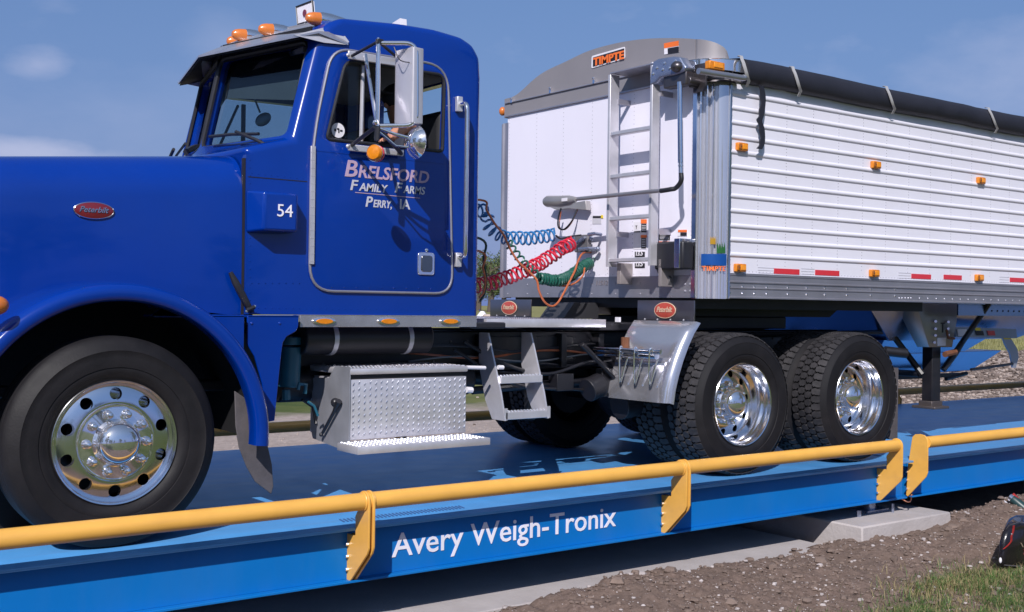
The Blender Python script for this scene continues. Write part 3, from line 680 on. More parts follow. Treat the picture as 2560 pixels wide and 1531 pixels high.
roof = [e for e in ed if min(v.co.z for v in e.verts) > 2.6 and not (abs(e.verts[0].co.z - e.verts[1].co.z) > .5)]
back = [e for e in ed if min(v.co.x for v in e.verts) > 4.1 and abs(e.verts[0].co.z - e.verts[1].co.z) > .5]
pil = [e for e in ed if e not in roof and e not in back and max(v.co.z for v in e.verts) > 2.03]
bmesh.ops.bevel(bm, geom=roof + back + pil, offset=.085, segments=5, profile=.5, affect='EDGES', clamp_overlap=True)
bm.to_mesh(cab.data); bm.free()
def inner(Y, fo):
    q = cab_ring(Y, fo); xr = q[-1].x - .06
    return [V(XH + .10 - 0, Y, 1.24), V(XH + .10, Y, 1.93), V(2.93 - fo * .9, Y, 2.08), V(3.07 - fo * .9, Y, 2.68), V(3.2 - fo * .5, Y, 2.775), V(3.6, Y, 2.81), V(3.95, Y, 2.79), V(xr, Y, 2.70), V(xr, Y, 1.24)]
c = MB().loft([inner(YS + .07, .02), inner(YC, .20), inner(YF - .07, .02)]); cut(cab, c)
# windscreen openings (two flat panes meeting at the middle post)
def pane(px_, near=True):
    q = [at(*p, Y) for p, Y in px_]; q = q if near else [V(v.x, 2 * YC - v.y, v.z) for v in q]
    return q
WN = [((734, 344), 5.955), ((520, 371), 6.675), ((560, 183), 6.675), ((790, 128), 5.965)]
mirY_ = None
def wpane(near): 
    b0, b1 = V(2.88, 5.945, 2.13), V(2.685, 6.733, 2.13); t0, t1 = V(3.0, 5.945, 2.69), V(2.805, 6.733, 2.69)
    q = [b0, b1, t1, t0]
    return q if near else [V(v.x, 2 * YC - v.y, v.z) for v in q]
for near in (True, False):
    q = wpane(near); nn = V(-.97, -.26 if near else .26, .2)
    q = rpoly(q, .05, 4); cut(cab, MB().prism([v + nn * .25 for v in q], -nn * .5))
WIN = [V(A(811, 350).x, 0, A(811, 350).z), V(A(860, 150).x, 0, A(860, 150).z), V(A(1095, 172).x, 0, A(1095, 172).z), V(A(1111, 200).x, 0, A(1111, 200).z), V(A(1106, 373).x, 0, A(1106, 373).z)]
WIN[2] = V(WIN[3].x - .03, 0, WIN[1].z + .005); WIN[4].z = WIN[0].z
def wpoly(g, Y): 
    c0 = sum(WIN, V(0, 0, 0)) / 5
    return [V(v.x, Y, v.z) for v in rpoly([v + (v - c0).normalized() * g for v in WIN], [.03, .06, .07, .05, .03], 4)]
cut(cab, MB().prism(wpoly(.03, YS - .1), (0, .3, 0))); cut(cab, MB().prism(wpoly(.03, YF - .15), (0, .3, 0)))
cut(cab, MB().prism(rpoly([V(3.9, 6.15, 2.12), V(3.9, 7.08, 2.12), V(3.9, 7.08, 2.63), V(3.9, 6.15, 2.63)], .06), (.5, 0, 0)))
rv = MB()                                              # rivet rows and seams on the cab side
for i in range(37): rv.dome(V(XH + .09 + i * .0415, YS, A(900, 773).z) , (0, -1, 0), .0045)
for i in range(19):
    rv.dome(A(625, 400 + i * 19.5), (0, -1, 0), .0045); rv.dome(A(750, 570 + i * 0) if i == 0 else A(630 + (i % 8) * 17, 709), (0, -1, 0), .004)
for i in range(9): rv.dome(A(630 + i * 16, 434 + i * 1.6), (0, -1, 0), .004)
for i in range(26): rv.dome(A(1190, 200 + i * 22), (0, -1, 0), .0035)
fuse(cab, rv.build('rivets', BLUE, cab))

sm = MB().box((XH + .02, YS - .002, A(690, 447).z - .004), (A(768, 447).x, YS + .01, A(690, 447).z))
sm.box((XH - .006, YS + .005, 1.0), (XH + .007, YS + .03, 1.98)); sm.build('seam', BLKL, cab)
# ---- glass
def slab_poly(q, n, th): n = Vector(n).normalized(); return MB().prism([v for v in q], n * th)
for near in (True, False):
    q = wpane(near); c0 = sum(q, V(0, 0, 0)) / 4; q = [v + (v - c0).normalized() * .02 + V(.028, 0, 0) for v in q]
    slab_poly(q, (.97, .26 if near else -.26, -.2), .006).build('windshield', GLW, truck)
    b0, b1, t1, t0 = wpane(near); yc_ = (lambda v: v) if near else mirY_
    slab_poly([t0 + V(-.004, 0, -.02), t1 + V(-.004, 0, -.02), t1 + V(.004, 0, .09), t0 + V(.012, 0, .09)], (-1, 0, 0), .012).build('header_shade', M('header_shade_black', (.004, .004, .006), .6), truck)  # added black panel over the blue header, standing in for shade under the visor
    b0, b1, t1, t0 = [v + V(.045, 0, 0) for v in wpane(near)]
    slab_poly([t0, t1, t1.lerp(b1, .20), t0.lerp(b0, .27)], (1, 0, 0), .004).build('tint_band', M('black_tint', (.004, .004, .005), .9), truck)
    slab_poly([v + V(.03, 0, 0) for v in (t0.lerp(b0, .26), t1.lerp(b1, .19), t1.lerp(b1, .42), t0.lerp(b0, .60))], (1, 0, 0), .004).build('grey_stand_in', M('stand_in_grey', (.16, .17, .19), .8), truck)  # added grey panel standing in for the headliner and far pillar behind the glass
    q = wpane(near); q = rpoly([v + V(-.012, 0, 0) for v in q], .05, 4)
    MB().tube(q, .013, 6, True).build('windshield_gasket', BLKP, truck)
MB().prism(wpoly(.025, YS + .035), (0, .005, 0)).build('side_window', GLS, truck) if False else None
vq = [V(WIN[0].x, 0, WIN[0].z), V(WIN[1].x, 0, WIN[1].z), V(A(912, 152).x, 0, WIN[1].z), V(A(912, 360).x, 0, WIN[0].z)]
MB().prism([V(v.x, YS + .03, v.z) for v in vq], (0, .005, 0)).build('vent_window', GLS, truck)
MB().prism([V(v.x, YF - .05, v.z) for v in WIN], (0, .005, 0)).build('side_window', GLS, truck)
MB().box((4.11, 6.12, 2.1), (4.115, 7.28, 2.62)).build('rear_window', GLS, truck)
gq = rpoly([V(v.x, YS + .02, v.z) for v in vq], .05)
MB().tube(gq, .009, 6, True).build('vent_window_frame', BLKP, truck)
MB().tube([V(A(910, 150).x, YS + .012, WIN[1].z), V(A(905, 357).x, YS + .012, WIN[0].z)], .012, 8).build('vent_post', ALU, truck)
st = MB().lathe((A(851, 325).x, A(851, 325).z), [(0, YS + .027), (.043, YS + .027), (.043, YS + .029), (0, YS + .029)], 24).build('window_sticker', WHTL, truck)
stp = MB()
for (a, b, c_, d) in [(-.026, .004, -.012, -.004), (-.008, .010, .004, .006), (.0, -.012, .008, .008), (.012, .002, .028, -.003)]: stp.box((A(851, 325).x + a, YS + .0255, A(851, 325).z + min(b, d) - .003), (A(851, 325).x + c_, YS + .0268, A(851, 325).z + max(b, d) + .003))
stp.build('sticker_print', BLKL, st)

# ---- door
DL, DR, DB = A(775, 500).x, A(1132, 500).x, A(950, 731).z
door_pts = [V(DL, 0, DB), V(DL, 0, A(775, 360).z), V(A(829, 133).x, 0, A(829, 120).z), V(A(1118, 150).x, 0, A(829, 120).z + .002), V(DR, 0, DB)]
def dpoly(g, Y):
    c0 = V((DL + DR) / 2, 0, 2.0)
    return [V(v.x, Y, v.z) for v in rpoly([v + V((v.x - c0.x) * g * 2, 0, (v.z - c0.z) * g * 1.2) for v in door_pts], [.15, .3, .12, .16, .13], 7)]
d = MB().prism(dpoly(-.004, YS - .011), (0, .04, 0)); door = d.build('door', BLUE, truck)
cut(door, MB().prism(wpoly(.0, YS - .1), (0, .3, 0)))
bvm = door.modifiers.new('bevel', 'BEVEL'); bvm.width = .004; bvm.segments = 2; bvm.limit_method = 'ANGLE'
tr_ = MB().tube(dpoly(.0, YS - .008), .0085, 8, True); tr_.build('door_trim', RAILM, door)
hn = MB().box((A(772, 500).x, YS - .024, A(775, 661).z), (A(783, 500).x, YS - .008, A(775, 366).z))
for i in range(15): hn.box((A(772, 500).x - .001, YS - .0255, A(775, 655).z + i * .044), (A(783, 500).x + .001, YS - .0235, A(775, 655).z + i * .044 + .003))
hn.build('door_hinge', ALU, door, bev=.003)
wf = MB().tube(wpoly(-.008, YS - .008), .011, 8, True); wf.build('window_seal', BLKP, door)
rvd = MB()
for i in range(9): rvd.dome(A(830 + i * 31, 717.5 + i * .5, YS - .012), (0, -1, 0), .0045)
rvd.box((A(783, 380).x, YS - .0125, A(783, 378).z), (A(1126, 405).x, YS - .010, A(783, 378).z + .004)); fuse(door, rvd.build('door_rivets', BLUE, door))
hp = A(1065, 660, YS - .012)
MB().prism(rpoly([V(hp.x - .062, YS - .02, hp.z - .068), V(hp.x + .058, YS - .02, hp.z - .068), V(hp.x + .058, YS - .02, hp.z + .068), V(hp.x - .062, YS - .02, hp.z + .068)], .02), (0, .012, 0)).build('door_handle', CHR, door, bev=.004)
MB().prism(rpoly([V(hp.x - .04, YS - .026, hp.z - .05), V(hp.x + .04, YS - .026, hp.z - .05), V(hp.x + .04, YS - .026, hp.z + .05), V(hp.x - .04, YS - .026, hp.z + .05)], .02), (0, .01, 0)).build('handle_paddle', M('dark_chrome', (.3, .29, .3), .2, 1), door, bev=.004)
MB().dome(A(1067, 626, YS - .012), (0, -1, 0), .012, .006, 12).build('door_lock', CHR, door)
xh = (1, 0, 0)
def dtext(s, pl, prr, capl, mat, bold=0, sh=.0, name='lettering'):
    a, b = A(*pl, YS - .0115), A(*prr, YS - .0115); up = V(0, 0, 1)
    return text(name, s, V(a.x, YS - .0115, (a.z + b.z) / 2), (1, 0, 0), (0, 0, 1), b.x - a.x, capl, mat, door, sh, bold)
zz = lambda x, y: (550 + x / 2.6986, 350 + y / 2.6986)
def smallcaps(words, y0, y1, x0, x1, cap, mat, bold, sh):
    """first letters tall, the rest small capitals"""
    segs = []
    for w_ in words: segs += [(w_[0], 1.0, len(w_[0])), (w_[1:], .76, 0)] if len(w_) > 1 else [(w_, 1.0, 0)]
    tot = 0; wd = []
    for w_ in words:
        wl = 1.12 + .76 * (len(w_) - 1); wd.append(wl); tot += wl
    tot += .9 * (len(words) - 1); x = x0; u = (x1 - x0) / tot
    for w_, wl in zip(words, wd):
        t = (x + wl * u / 2 - x0) / (x1 - x0); yb = y0 + (y1 - y0) * t
        text('lettering', w_[0], V(x, YS - .0115, yb), (1, 0, 0), (0, 0, 1), 1.02 * u, cap, mat, door, sh, bold)
        if len(w_) > 1: text('lettering', w_[1:], V(x + 1.1 * u, YS - .0115, yb), (1, 0, 0), (0, 0, 1), (wl - 1.14) * u, cap * .76, mat, door, sh, bold * 1.2)
        x += (wl + .9) * u
a, b = A(*zz(835, 250)), A(*zz(1405, 290)); smallcaps(['BRELSFORD'], a.z, b.z, a.x, b.x, .098, LETP, .016, .18)
a, b = A(*zz(872, 342)), A(*zz(1378, 368)); smallcaps(['FAMILY', 'FARMS'], a.z, b.z, a.x, b.x, .062, LET, .014, .18)
a, b = A(*zz(975, 450)), A(*zz(1278, 470)); text('lettering', 'P', V(a.x, YS - .0115, a.z), xh, (0, 0, 1), .048, .062, LET, door, .18, .018)
text('lettering', 'ERRY,', V(a.x + .052, YS - .0115, a.z), xh, (0, 0, 1), .125, .045, LET, door, .18, .018)
text('lettering', 'IA', V(b.x - .075, YS - .0115, (a.z + b.z) / 2), xh, (0, 0, 1), .072, .060, LET, door, .0, .018)
a, b = A(*zz(905, 358)), A(*zz(1340, 397)); MB().prism([V(a.x, YS - .0115, a.z), V(b.x, YS - .0115, (a.z + b.z) / 2 - .002), V(b.x, YS - .0115, (a.z + b.z) / 2 + .002), V(a.x, YS - .0115, a.z + .004)], (0, -.002, 0)).build('underline', LETP, door)

# ---- the box with the fleet number (air intake) on the cowl
q = [A(639, 480, 5.87), A(639, 583, 5.87), A(747, 583, 5.87), A(752, 480, 5.87)]
b0, b1 = A(661, 479, 5.76), A(756, 581, 5.76)
nb_ = MB().add([(b0.x - .06, YS, b1.z - .012), (b1.x, YS, b1.z - .0), (b1.x, YS, b0.z), (b0.x - .06, YS, b0.z + .012), (b0.x, 5.76, b1.z), (b1.x - .03, 5.76, b1.z), (b1.x - .03, 5.76, b0.z), (b0.x, 5.76, b0.z)],
               [(0, 1, 2, 3), (4, 7, 6, 5), (0, 4, 5, 1), (1, 5, 6, 2), (2, 6, 7, 3), (3, 7, 4, 0)])
ib = nb_.build('intake_box', BLUE, truck, bev=.014, seg=3)
a = at(693, 541, 5.758); text('number', '54', V(a.x, 5.7585, a.z), xh, (0, 0, 1), .092, .071, LETW, ib, 0, 0)
# ---- emblem
def emblem(c, xh_, uh, a_, b_, par, red, rim, name='emblem'):
    xh_, uh = Vector(xh_).normalized(), Vector(uh).normalized(); n = xh_.cross(uh); c = Vector(c)
    ov = lambda s, d: [c + xh_ * math.cos(R(k * 10)) * a_ * s + uh * math.sin(R(k * 10)) * b_ * s + n * d for k in range(36)]
    o = MB().loft([ov(1, 0), ov(1, .006), ov(.93, .008)]).build(name, red, par)
    MB().tube(ov(1, .004), .0035, 6, True).build('rim', rim, o)
    text('lettering', 'Peterbilt', c - xh_ * a_ * .74 - uh * b_ * .22 + n * .0085, xh_, uh, a_ * 1.48, b_ * .72, rim, o, .35, .012)
    return o
ec = at(229, 528, 5.93); ys_ = 5.885 + .06 * (1 - (ec.x - .5) / (XH - .5)) ** 1.5
emblem(V(ec.x, ys_ - .004, ec.z), (1, -.02, 0), (0, 0, 1), .098, .041, truck, RED, ALUP)
# ---- rubber hood latch
l = MB().tube([at(576, 681, 5.855), at(588, 705, 5.85), at(606, 738, 5.845), at(622, 768, 5.84), at(630, 779, 5.85)], [.012, .020, .021, .017, .014], 8)
l.cyl(at(617, 776, 5.83), at(636, 768, 5.83), .012, 8).build('hood_latch', BLKP, truck)
for q_ in ((617, 779), (637, 766)): MB().dome(at(*q_, 5.83), (0, -1, 0), .009).build('latch_pin', CHR, truck)

# ---- visor, wipers, roof lamps
def mirY(v): return V(v.x, 2 * YC - v.y, v.z)
vis = MB(); Aq = at(496, 139, 6.745); Bq = at(735, 90, 5.86); 
def vhalf(s):
    g = (lambda v: v) if s > 0 else mirY
    a, b = V(Aq.x, YC, Aq.z), V(Bq.x, 5.86, Bq.z); rc, rs = V(2.99, YC, 2.875), V(3.12, 5.86, 2.80)
    en = at(871, 108, 5.855); e2 = at(858, 84, 5.875)
    top = [g(v) for v in (a, b, V(3.0, 5.85, 2.735), V(en.x, 5.856, en.z), V(e2.x, 5.90, e2.z + .01), V(3.17, 5.97, 2.868), rc)]
    lift = V(0, 0, -.012)
    vis.add(top + [v + lift for v in top], [tuple(range(7)), tuple(range(7, 14))[::-1]] + [(i, (i + 1) % 7, (i + 1) % 7 + 7, i + 7) for i in range(7)])
vhalf(1); vhalf(-1); vo = vis.build('sun_visor', M('visor_metal', (.52, .51, .56), .3, .7, 0, .1, 8), truck)
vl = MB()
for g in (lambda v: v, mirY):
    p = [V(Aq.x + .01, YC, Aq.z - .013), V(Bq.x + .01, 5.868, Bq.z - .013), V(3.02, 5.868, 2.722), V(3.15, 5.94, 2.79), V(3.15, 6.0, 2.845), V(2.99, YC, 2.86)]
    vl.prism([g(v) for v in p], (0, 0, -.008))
    ve = [at(734, 88, 5.856), at(815, 68, 5.90), at(858, 84, 5.875), at(873, 105, 5.858), at(864, 112, 5.856), at(810, 107, 5.855)]
    MB().prism([g(v) for v in ve], (0, .006 if g(V(0, 6, 0)).y < 6.5 else -.006, 0)).build('visor_end', ALU, vo)
vl.build('visor_shade_sheet', M('visor_shade_black', (.003, .0035, .006), .7), truck)  # black sheet whose colour stands in for the shade on the visor's underside
LP = [(785, 47, 6.0), (667, 75, 6.43), (600, 88, 6.67), (587, 105, 6.89), (566, 122, 7.36)]
for px_, py_, Y in LP:
    p = at(px_, py_, Y) if Y < 7 else V(3.05, Y, 2.84)
    L = MB().tube([p + V(.03, 0, 0), p + V(.05, 0, 0), p + V(.10, 0, -.0), p + V(.18, 0, -.004), p + V(.28, 0, -.012), p + V(.40, 0, -.025)], [.042, .046, .046, .040, .030, .012], 16)
    L.box(p + V(.05, -.035, -.065), p + V(.32, .035, -.02)); lo_ = L.build('roof_lamp', CHR, truck)
    MB().tube([p + V(-.052, 0, 0), p + V(-.049, 0, 0), p + V(-.035, 0, 0), p + V(-.01, 0, 0), p + V(.03, 0, 0)], [.006, .018, .029, .037, .0415], 16).build('lamp_lens', AMBO, lo_)
sp_ = V(3.30, 6.55, 2.98)
rs = MB(); a4 = [ax(741, 18, 3.3), ax(781, 3, 3.3), ax(785, 50, 3.3), ax(745, 62, 3.3)]
rs.prism(a4, (.012, 0, 0)); rs.cyl(ax(765, 45, 3.306), V(3.306, ax(765, 45, 3.306).y, 2.86), .012, 6); rsn = rs.build('roof_plate', WHTL, truck)
MB().tube(a4, .007, 6, True).build('plate_frame', BLKP, rsn); cc = sum(a4, V(0, 0, 0)) / 4
MB().lathe((cc.y, cc.z), [(0, 3.293), (.022, 3.293), (.022, 3.299), (0, 3.299)], 20, 'x').build('plate_disc', RED, rsn)
MB().add([ax(978, 60, 3.9), ax(1000, 46, 3.9), ax(1001, 66, 3.9), ax(978, 66, 3.9) + V(0, 0, -.05)] + [q + V(.05, 0, 0) for q in (ax(978, 60, 3.9), ax(1000, 46, 3.9), ax(1001, 66, 3.9), ax(978, 66, 3.9) + V(0, 0, -.05))], [(0, 1, 2, 3), (4, 7, 6, 5), (0, 4, 5, 1), (1, 5, 6, 2), (2, 6, 7, 3), (3, 7, 4, 0)]).build('antenna_fin', WHTL, truck)
for (a, b, pv) in (((655, 328), (530, 342), (672, 367)),):
    w1 = at(672, 367, 5.98); w2 = at(590, 330, 6.25); w3, w4 = at(532, 343, 6.55), at(655, 336, 6.10)
    o = MB().tube([w1, at(640, 350, 6.05), w2], .011, 6).ball(w1, .022, 8, 6).build('wiper', BLKP, truck)
    MB().tube([w3 + V(-.02, 0, 0), (w3 + w4) / 2 + V(-.035, 0, .004), w4 + V(-.02, 0, 0)], .010, 6).build('wiper_blade', BLKP, o)
    o = MB().tube([mirY(w1), mirY(at(640, 350, 6.05)), mirY(w2)], .011, 6).build('wiper', BLKP, truck)
    MB().tube([mirY(w3) + V(-.02, 0, 0), mirY(w4) + V(-.02, 0, 0)], .009, 6).build('wiper_blade', BLKP, o)
# far mirror peeping out behind the windscreen
fm = MB().tube([at(490, 372, 7.7), at(498, 290, 7.75), at(503, 262, 7.75)], .008, 6).tube(crom([at(503, 262, 7.75), at(492, 268, 7.75), at(489, 285, 7.75), at(497, 296, 7.75)]), .006, 6)
fm.tube(crom([at(465, 380, 7.0), at(480, 372, 7.1), at(497, 368, 7.2), at(508, 376, 7.3)]), .02, 6); fm.build('far_mirror_bracket', BLKP, truck)

# ---- interior
for y_ in (5.98, 6.94): MB().box((3.58, y_, 1.55), (4.0, y_ + .5, 1.72)).box((3.93, y_ + .02, 1.7), (4.06, y_ + .48, 2.42)).build('seat', DARK, truck, bev=.05, seg=3)
s = MB().xz([(2.75, 1.5), (2.78, 2.10), (3.0, 2.14), (3.12, 2.08), (3.14, 1.9), (3.05, 1.5)], 5.98, 7.42); s.build('dashboard', DARK, truck, bev=.02)
s = MB().box((3.12, YF - .07, 2.14), (3.14, YF - .05, 2.57)).build('far_vent_post', GRYT, truck) if False else MB().tube([V(3.30, YF - .06, 2.10), V(3.30, YF - .06, 2.58)], .016, 6).tube([V(3.06, YF - .06, 2.12), V(3.26, YF - .06, 2.57)], .010, 6).build('far_vent_post', GRYT, truck)
s = MB().tube([V(3.25 + .2 * math.cos(R(k * 15)) * .35, 6.23 + .2 * math.sin(R(k * 15)), 2.04 + .2 * math.cos(R(k * 15)) * .9) for k in range(24)], .014, 8, True).cyl(V(3.12, 6.23, 1.92), V(3.25, 6.23, 2.04), .025, 8); s.build('steering_wheel', BLKP, truck)
s = MB().box((2.98, 6.0, 2.64), (4.08, 7.40, 2.67)); s.build('headliner', GRYT, truck)
s = MB().lathe((0, 0), [(0, 0)] * 2 + [(0, 0)], 3) if False else MB().ball(V(3.02, 6.62, 2.33), .1, 20, 10, (.12, 1.15, .42)).cyl(V(3.0, 6.62, 2.37), V(2.93, 6.62, 2.52), .006, 6); s.build('interior_mirror', M('dim_mirror', (.25, .28, .27), .3, .8), truck)

# ---- mirrors on the door
mb = MB().box((A(861, 135).x, YS - .05, A(861, 141).z - .022), (A(993, 150, 5.82).x, YS - .035, A(861, 135).z + .012)); mb.dome(A(870, 138, 5.82), (0, -1, 0), .012).dome(A(912, 143, 5.82), (0, -1, 0), .012); mb.build('mirror_rail', ALU, truck, bev=.005); mb = MB()
z2 = A(861, 366, 5.82).z; mb.box((A(861, 365).x, YS - .05, z2 - .022), (A(1010, 380, 5.82).x, YS - .035, z2 + .016)); mb.dome(A(870, 366, 5.82), (0, -1, 0), .014)
mb.build('mirror_rail', ALU, truck, bev=.005)
YM = 5.50
T0, T1 = at(946, 104, YM), at(943, 316, YM)
for p_, q_, r_ in ((A(880, 140, 5.82), T0, .009), (A(880, 363, 5.82), at(938, 318, YM), .012), (A(1000, 150, 5.82), T0, .009), (A(1003, 384, 5.82), at(948, 322, YM), .012), (at(944, 318, YM), at(942, 352, YM), .016)):
    MB().tube([p_, q_], r_, 8).build('mirror_arm', BLKP, truck)
MB().box(at(949, 112, YM) - V(.02, .012, 0), at(949, 112, YM) + V(.02, .012, .03)).build('mast_block', BLKP, truck, bev=.003)
ms = MB().tube([at(946, 95, YM), at(946, 120, YM)], .008, 8).tube([T0, at(945, 200, YM), T1], [.012, .014, .012], 10).tube([A(914, 138, 5.78), at(917, 160, 5.72), T1], .011, 8)
ms.ball(T1 + V(-.01, 0, .02), .018, 8, 6); ms.build('mirror_mast', CHR, truck)
lp_ = rpoly([at(952, 108, YM), at(1042, 108, 5.40), at(1042, 314, 5.40), at(950, 315, YM)], .07, 6, closed=False)
MB().tube(lp_, .0125, 12).build('mirror_loop', CHR, truck)
m0 = at(1014, 123, 5.47); m1 = at(1014, 312, 5.47); mc = V(m0.x + .02, 5.50, 0); ang = R(8)
hx = MB(); dx, dy = V(math.cos(ang), math.sin(ang), 0), V(-math.sin(ang), math.cos(ang), 0)
cn = V(m0.x - .012, 5.47, 0)
pts = [cn - dx * .0 - dy * .085, cn + dx * .075 - dy * .085, cn + dx * .085 + dy * .085, cn - dx * .0 + dy * .085]
pts = rpoly(pts, [.012, .006, .006, .02], 3)
mir = MB().prism([V(p.x, p.y, m1.z) for p in pts], (0, 0, m0.z - m1.z)).build('side_mirror', M('brushed_steel', (.66, .64, .69), .33, .55, 0, .04, 5), truck, bev=.006)
MB().prism([V(p.x, p.y, 0) for p in [cn + dx * .087 - dy * .075, cn + dx * .09 - dy * .075, cn + dx * .09 + dy * .075, cn + dx * .087 + dy * .075]], (0, 0, 0.0001)) if False else None
MB().tube(crom([at(985, 118, 5.45), at(1000, 150, 5.42), at(1029, 158, 5.42)]), .003, 5).build('mirror_wire', BLKL, truck)
lb = at(1012, 298, 5.40); MB().box(lb + V(-.03, .0, -.01), lb + V(.005, .003, .012)).build('mirror_label', M('blue_label', (.25, .35, .6), .5), mir) if False else None
cv = at(1040, 357, 5.42)
MB().lathe((cv.y, cv.z), [(0, cv.x - .055), (.02, cv.x - .053), (.05, cv.x - .042), (.075, cv.x - .022), (.088, cv.x), (.092, cv.x + .006), (.088, cv.x + .012), (0, cv.x + .018)], 36, 'x').build('convex_mirror', CHR, truck)
MB().tube([at(950, 322, YM), at(985, 335, 5.46), cv + V(-.03, 0, .02)], .009, 8).tube([at(948, 330, YM), at(990, 365, 5.46), cv + V(-.04, 0, -.03)], .006, 8).build('convex_mirror_arm', CHR, truck)
tl = at(937, 383, 5.48); td = V(-.80, -.60, 0)
u_, w_ = V(.6, -.8, 0), V(0, 0, 1)
ringp = lambda r, d: [tl + td * d + (u_ * math.cos(R(k * 15)) + w_ * math.sin(R(k * 15))) * r for k in range(24)]
o = MB().loft([ringp(.03, -.05), ringp(.044, -.03), ringp(.048, .0)]).build('turn_signal', CHR, truck)
MB().loft([ringp(.045, .0), ringp(.045, .012), ringp(.036, .024), ringp(.015, .029)]).build('amber_lens', AMB, o)
MB().loft([ringp(.047, -.03), ringp(.047, -.018)]).build('red_lens', REDT, o)
# ---- grab handle
g0, g1 = at(1148, 262, 5.80), at(1146, 640, 5.80)
gp = rpoly([A(1146, 262), at(1168, 256, 5.765), at(1163, 645, 5.765), A(1143, 640)], .07, 6, closed=False)
MB().tube(gp, .0145, 12).build('grab_handle', CHR, truck)
MB().box(A(1137, 280) - V(0, .03, 0), A(1151, 244) + V(0, 0, 0)).build('handle_bracket', ALU, truck, bev=.004); MB().box(A(1134, 668) - V(0, .03, 0), A(1148, 633)).build('handle_bracket', ALU, truck, bev=.004)

# ---- stainless strip with oval lamps
y0 = 5.83; za, zb = at(900, 789.5, y0).z, at(900, 818, y0).z; x0_, x1_ = at(750, 800, y0).x, at(1192, 800, y0).x
ss = MB().box((x0_, y0, zb), (x1_, y0 + .012, za)).box((x0_, y0, za - .004), (x1_, YS + .05, za)).build('side_skirt', STEEL, truck, bev=.002)
for px_ in (809, 970, 1124):
    p = at(px_, 803.5, y0)
    ov = lambda a_, b_, d: [p + V(math.cos(R(k * 12)) * a_, d, math.sin(R(k * 12)) * b_) for k in range(30)]
    o = MB().loft([ov(.075, .023, 0), ov(.072, .021, -.012), ov(.056, .0165, -.014)]).build('side_lamp', CHR, ss)
    MB().loft([ov(.054, .0155, -.013), ov(.05, .0135, -.020)]).build('amber_lens', AMB, ss)
MB().box((at(1180, 803, y0).x, 5.84, at(1180, 822, 5.84).z), (at(1240, 803, 5.95).x, 5.98, at(1180, 806, 5.84).z)).build('cab_mount', BLKP, truck, bev=.01)

# ---- step box with tread plate
TF = 5.80; tx0, tx1 = at(877, 950, TF).x, at(1166, 939, TF).x; tz0, tz1 = at(877, 1101, TF).z, at(877, 950, TF).z
bx = MB().box((tx0, TF, tz0), (tx1, TF + .5, tz1)); tb = bx.build('step_box', ALU, truck, bev=.004)
def lozenge(mb, p, du, dv, dn, L=.022, Wd=.0085, h=.0045):
    p = Vector(p); a, b, n = du.normalized(), dv.normalized(), dn.normalized()
    mb.add([p - a * L / 2, p - b * Wd / 2, p + a * L / 2, p + b * Wd / 2, p - a * L * .22 + n * h, p + a * L * .22 + n * h], [(0, 1, 4), (1, 2, 5, 4), (2, 3, 5), (3, 0, 4, 5)])
lz = MB(); nxz = 22
for i in range(nxz):
    for j in range(9):
        x = tx0 + .018 + i * (tx1 - tx0 - .03) / (nxz - 1); z = tz0 + .03 + j * (tz1 - tz0 - .055) / 8 + (.008 if i % 2 else 0)
        lozenge(lz, (x, TF - .0005, z), V(.55, 0, 1) , V(1, 0, -.55), V(0, -1, 0), .030)
fuse(tb, lz.build('tread_pattern', M('tread_lozenge', (.82, .81, .85), .22, 1), tb))
lt = at(855, 912, TF).z; lid = MB().box((tx0 - .01, TF - .012, tz1 + .028), (tx1 + .005, TF + .5, lt - .025)).build('lid', ALU, tb, bev=.008)
lz = MB()
for i in range(34):
    for j in range(7): lozenge(lz, (tx0 + .01 + i * .0245, TF + .02 + j * .05 + (.02 if i % 2 else 0), lt - .025), V(1, 1 if i % 2 else -1, 0), V(1, -1 if i % 2 else 1, 0), V(0, 0, 1), .03, .008, .0045)
MB().box((tx0, TF + .01, tz1 + .004), (tx1 - .02, TF + .03, tz1 + .028)).build('lid_gap', BLKP, tb)
fuse(lid, lz.build('lid_tread', MT['tread_lozenge'], tb))
stz = .40; sx0, sx1 = 3.125, 4.03
sp = MB().box((sx0, 5.56, stz - .045), (sx1, TF - .0, stz - .002)) ; step = sp.build('step', ALU, truck, bev=.003)
lz = MB()
for i in range(40):
    for j in range(7): lozenge(lz, (sx0 + .02 + i * .0222, 5.585 + j * .034 + (.012 if i % 2 else 0), stz - .002), V(1, 1 if i % 2 else -1, 0), V(1, -1 if i % 2 else 1, 0), V(0, 0, 1), .026, .008, .005)
fuse(step, lz.build('step_tread', MT['tread_lozenge'], step))
ep = [(840, 915), (877, 918), (874, 1103), (912, 1141), (858, 1125), (784, 1096), (778, 1066), (785, 945), (825, 945)]
EX = tx0 - .006; e3 = [ax(a_, b_, EX) for a_, b_ in ep]; e3[3] = V(EX, 5.56, stz - .045)
MB().prism(e3, (-.006, 0, 0)).build('end_plate', M('dull_aluminium', (.40, .41, .46), .38, .5, 0, .15, 7, dirt=.3, dcol=(.22, .2, .22)), tb)
hd = MB().tube([ax(847, 1003, EX - .03), ax(835, 1030, EX - .03), ax(807, 1082, EX - .03)], [.02, .011, .010], 8).ball(ax(838, 1007, EX - .02), .028, 8, 6).ball(ax(803, 1087, EX - .03), .013, 8, 6).tube([ax(755, 1000, EX - .1), ax(782, 1018, EX - .02), ax(790, 1060, EX - .02)], .008, 6)
hd.build('drain_hose', BLKP, truck)
ft = MB().cyl(at(727, 867, 6.15), at(722, 968, 6.15), .063, 20).cyl(at(727, 842, 6.15), at(727, 862, 6.15), .066, 20); ft.build('filter_canister', TEAL, truck, bev=.006)
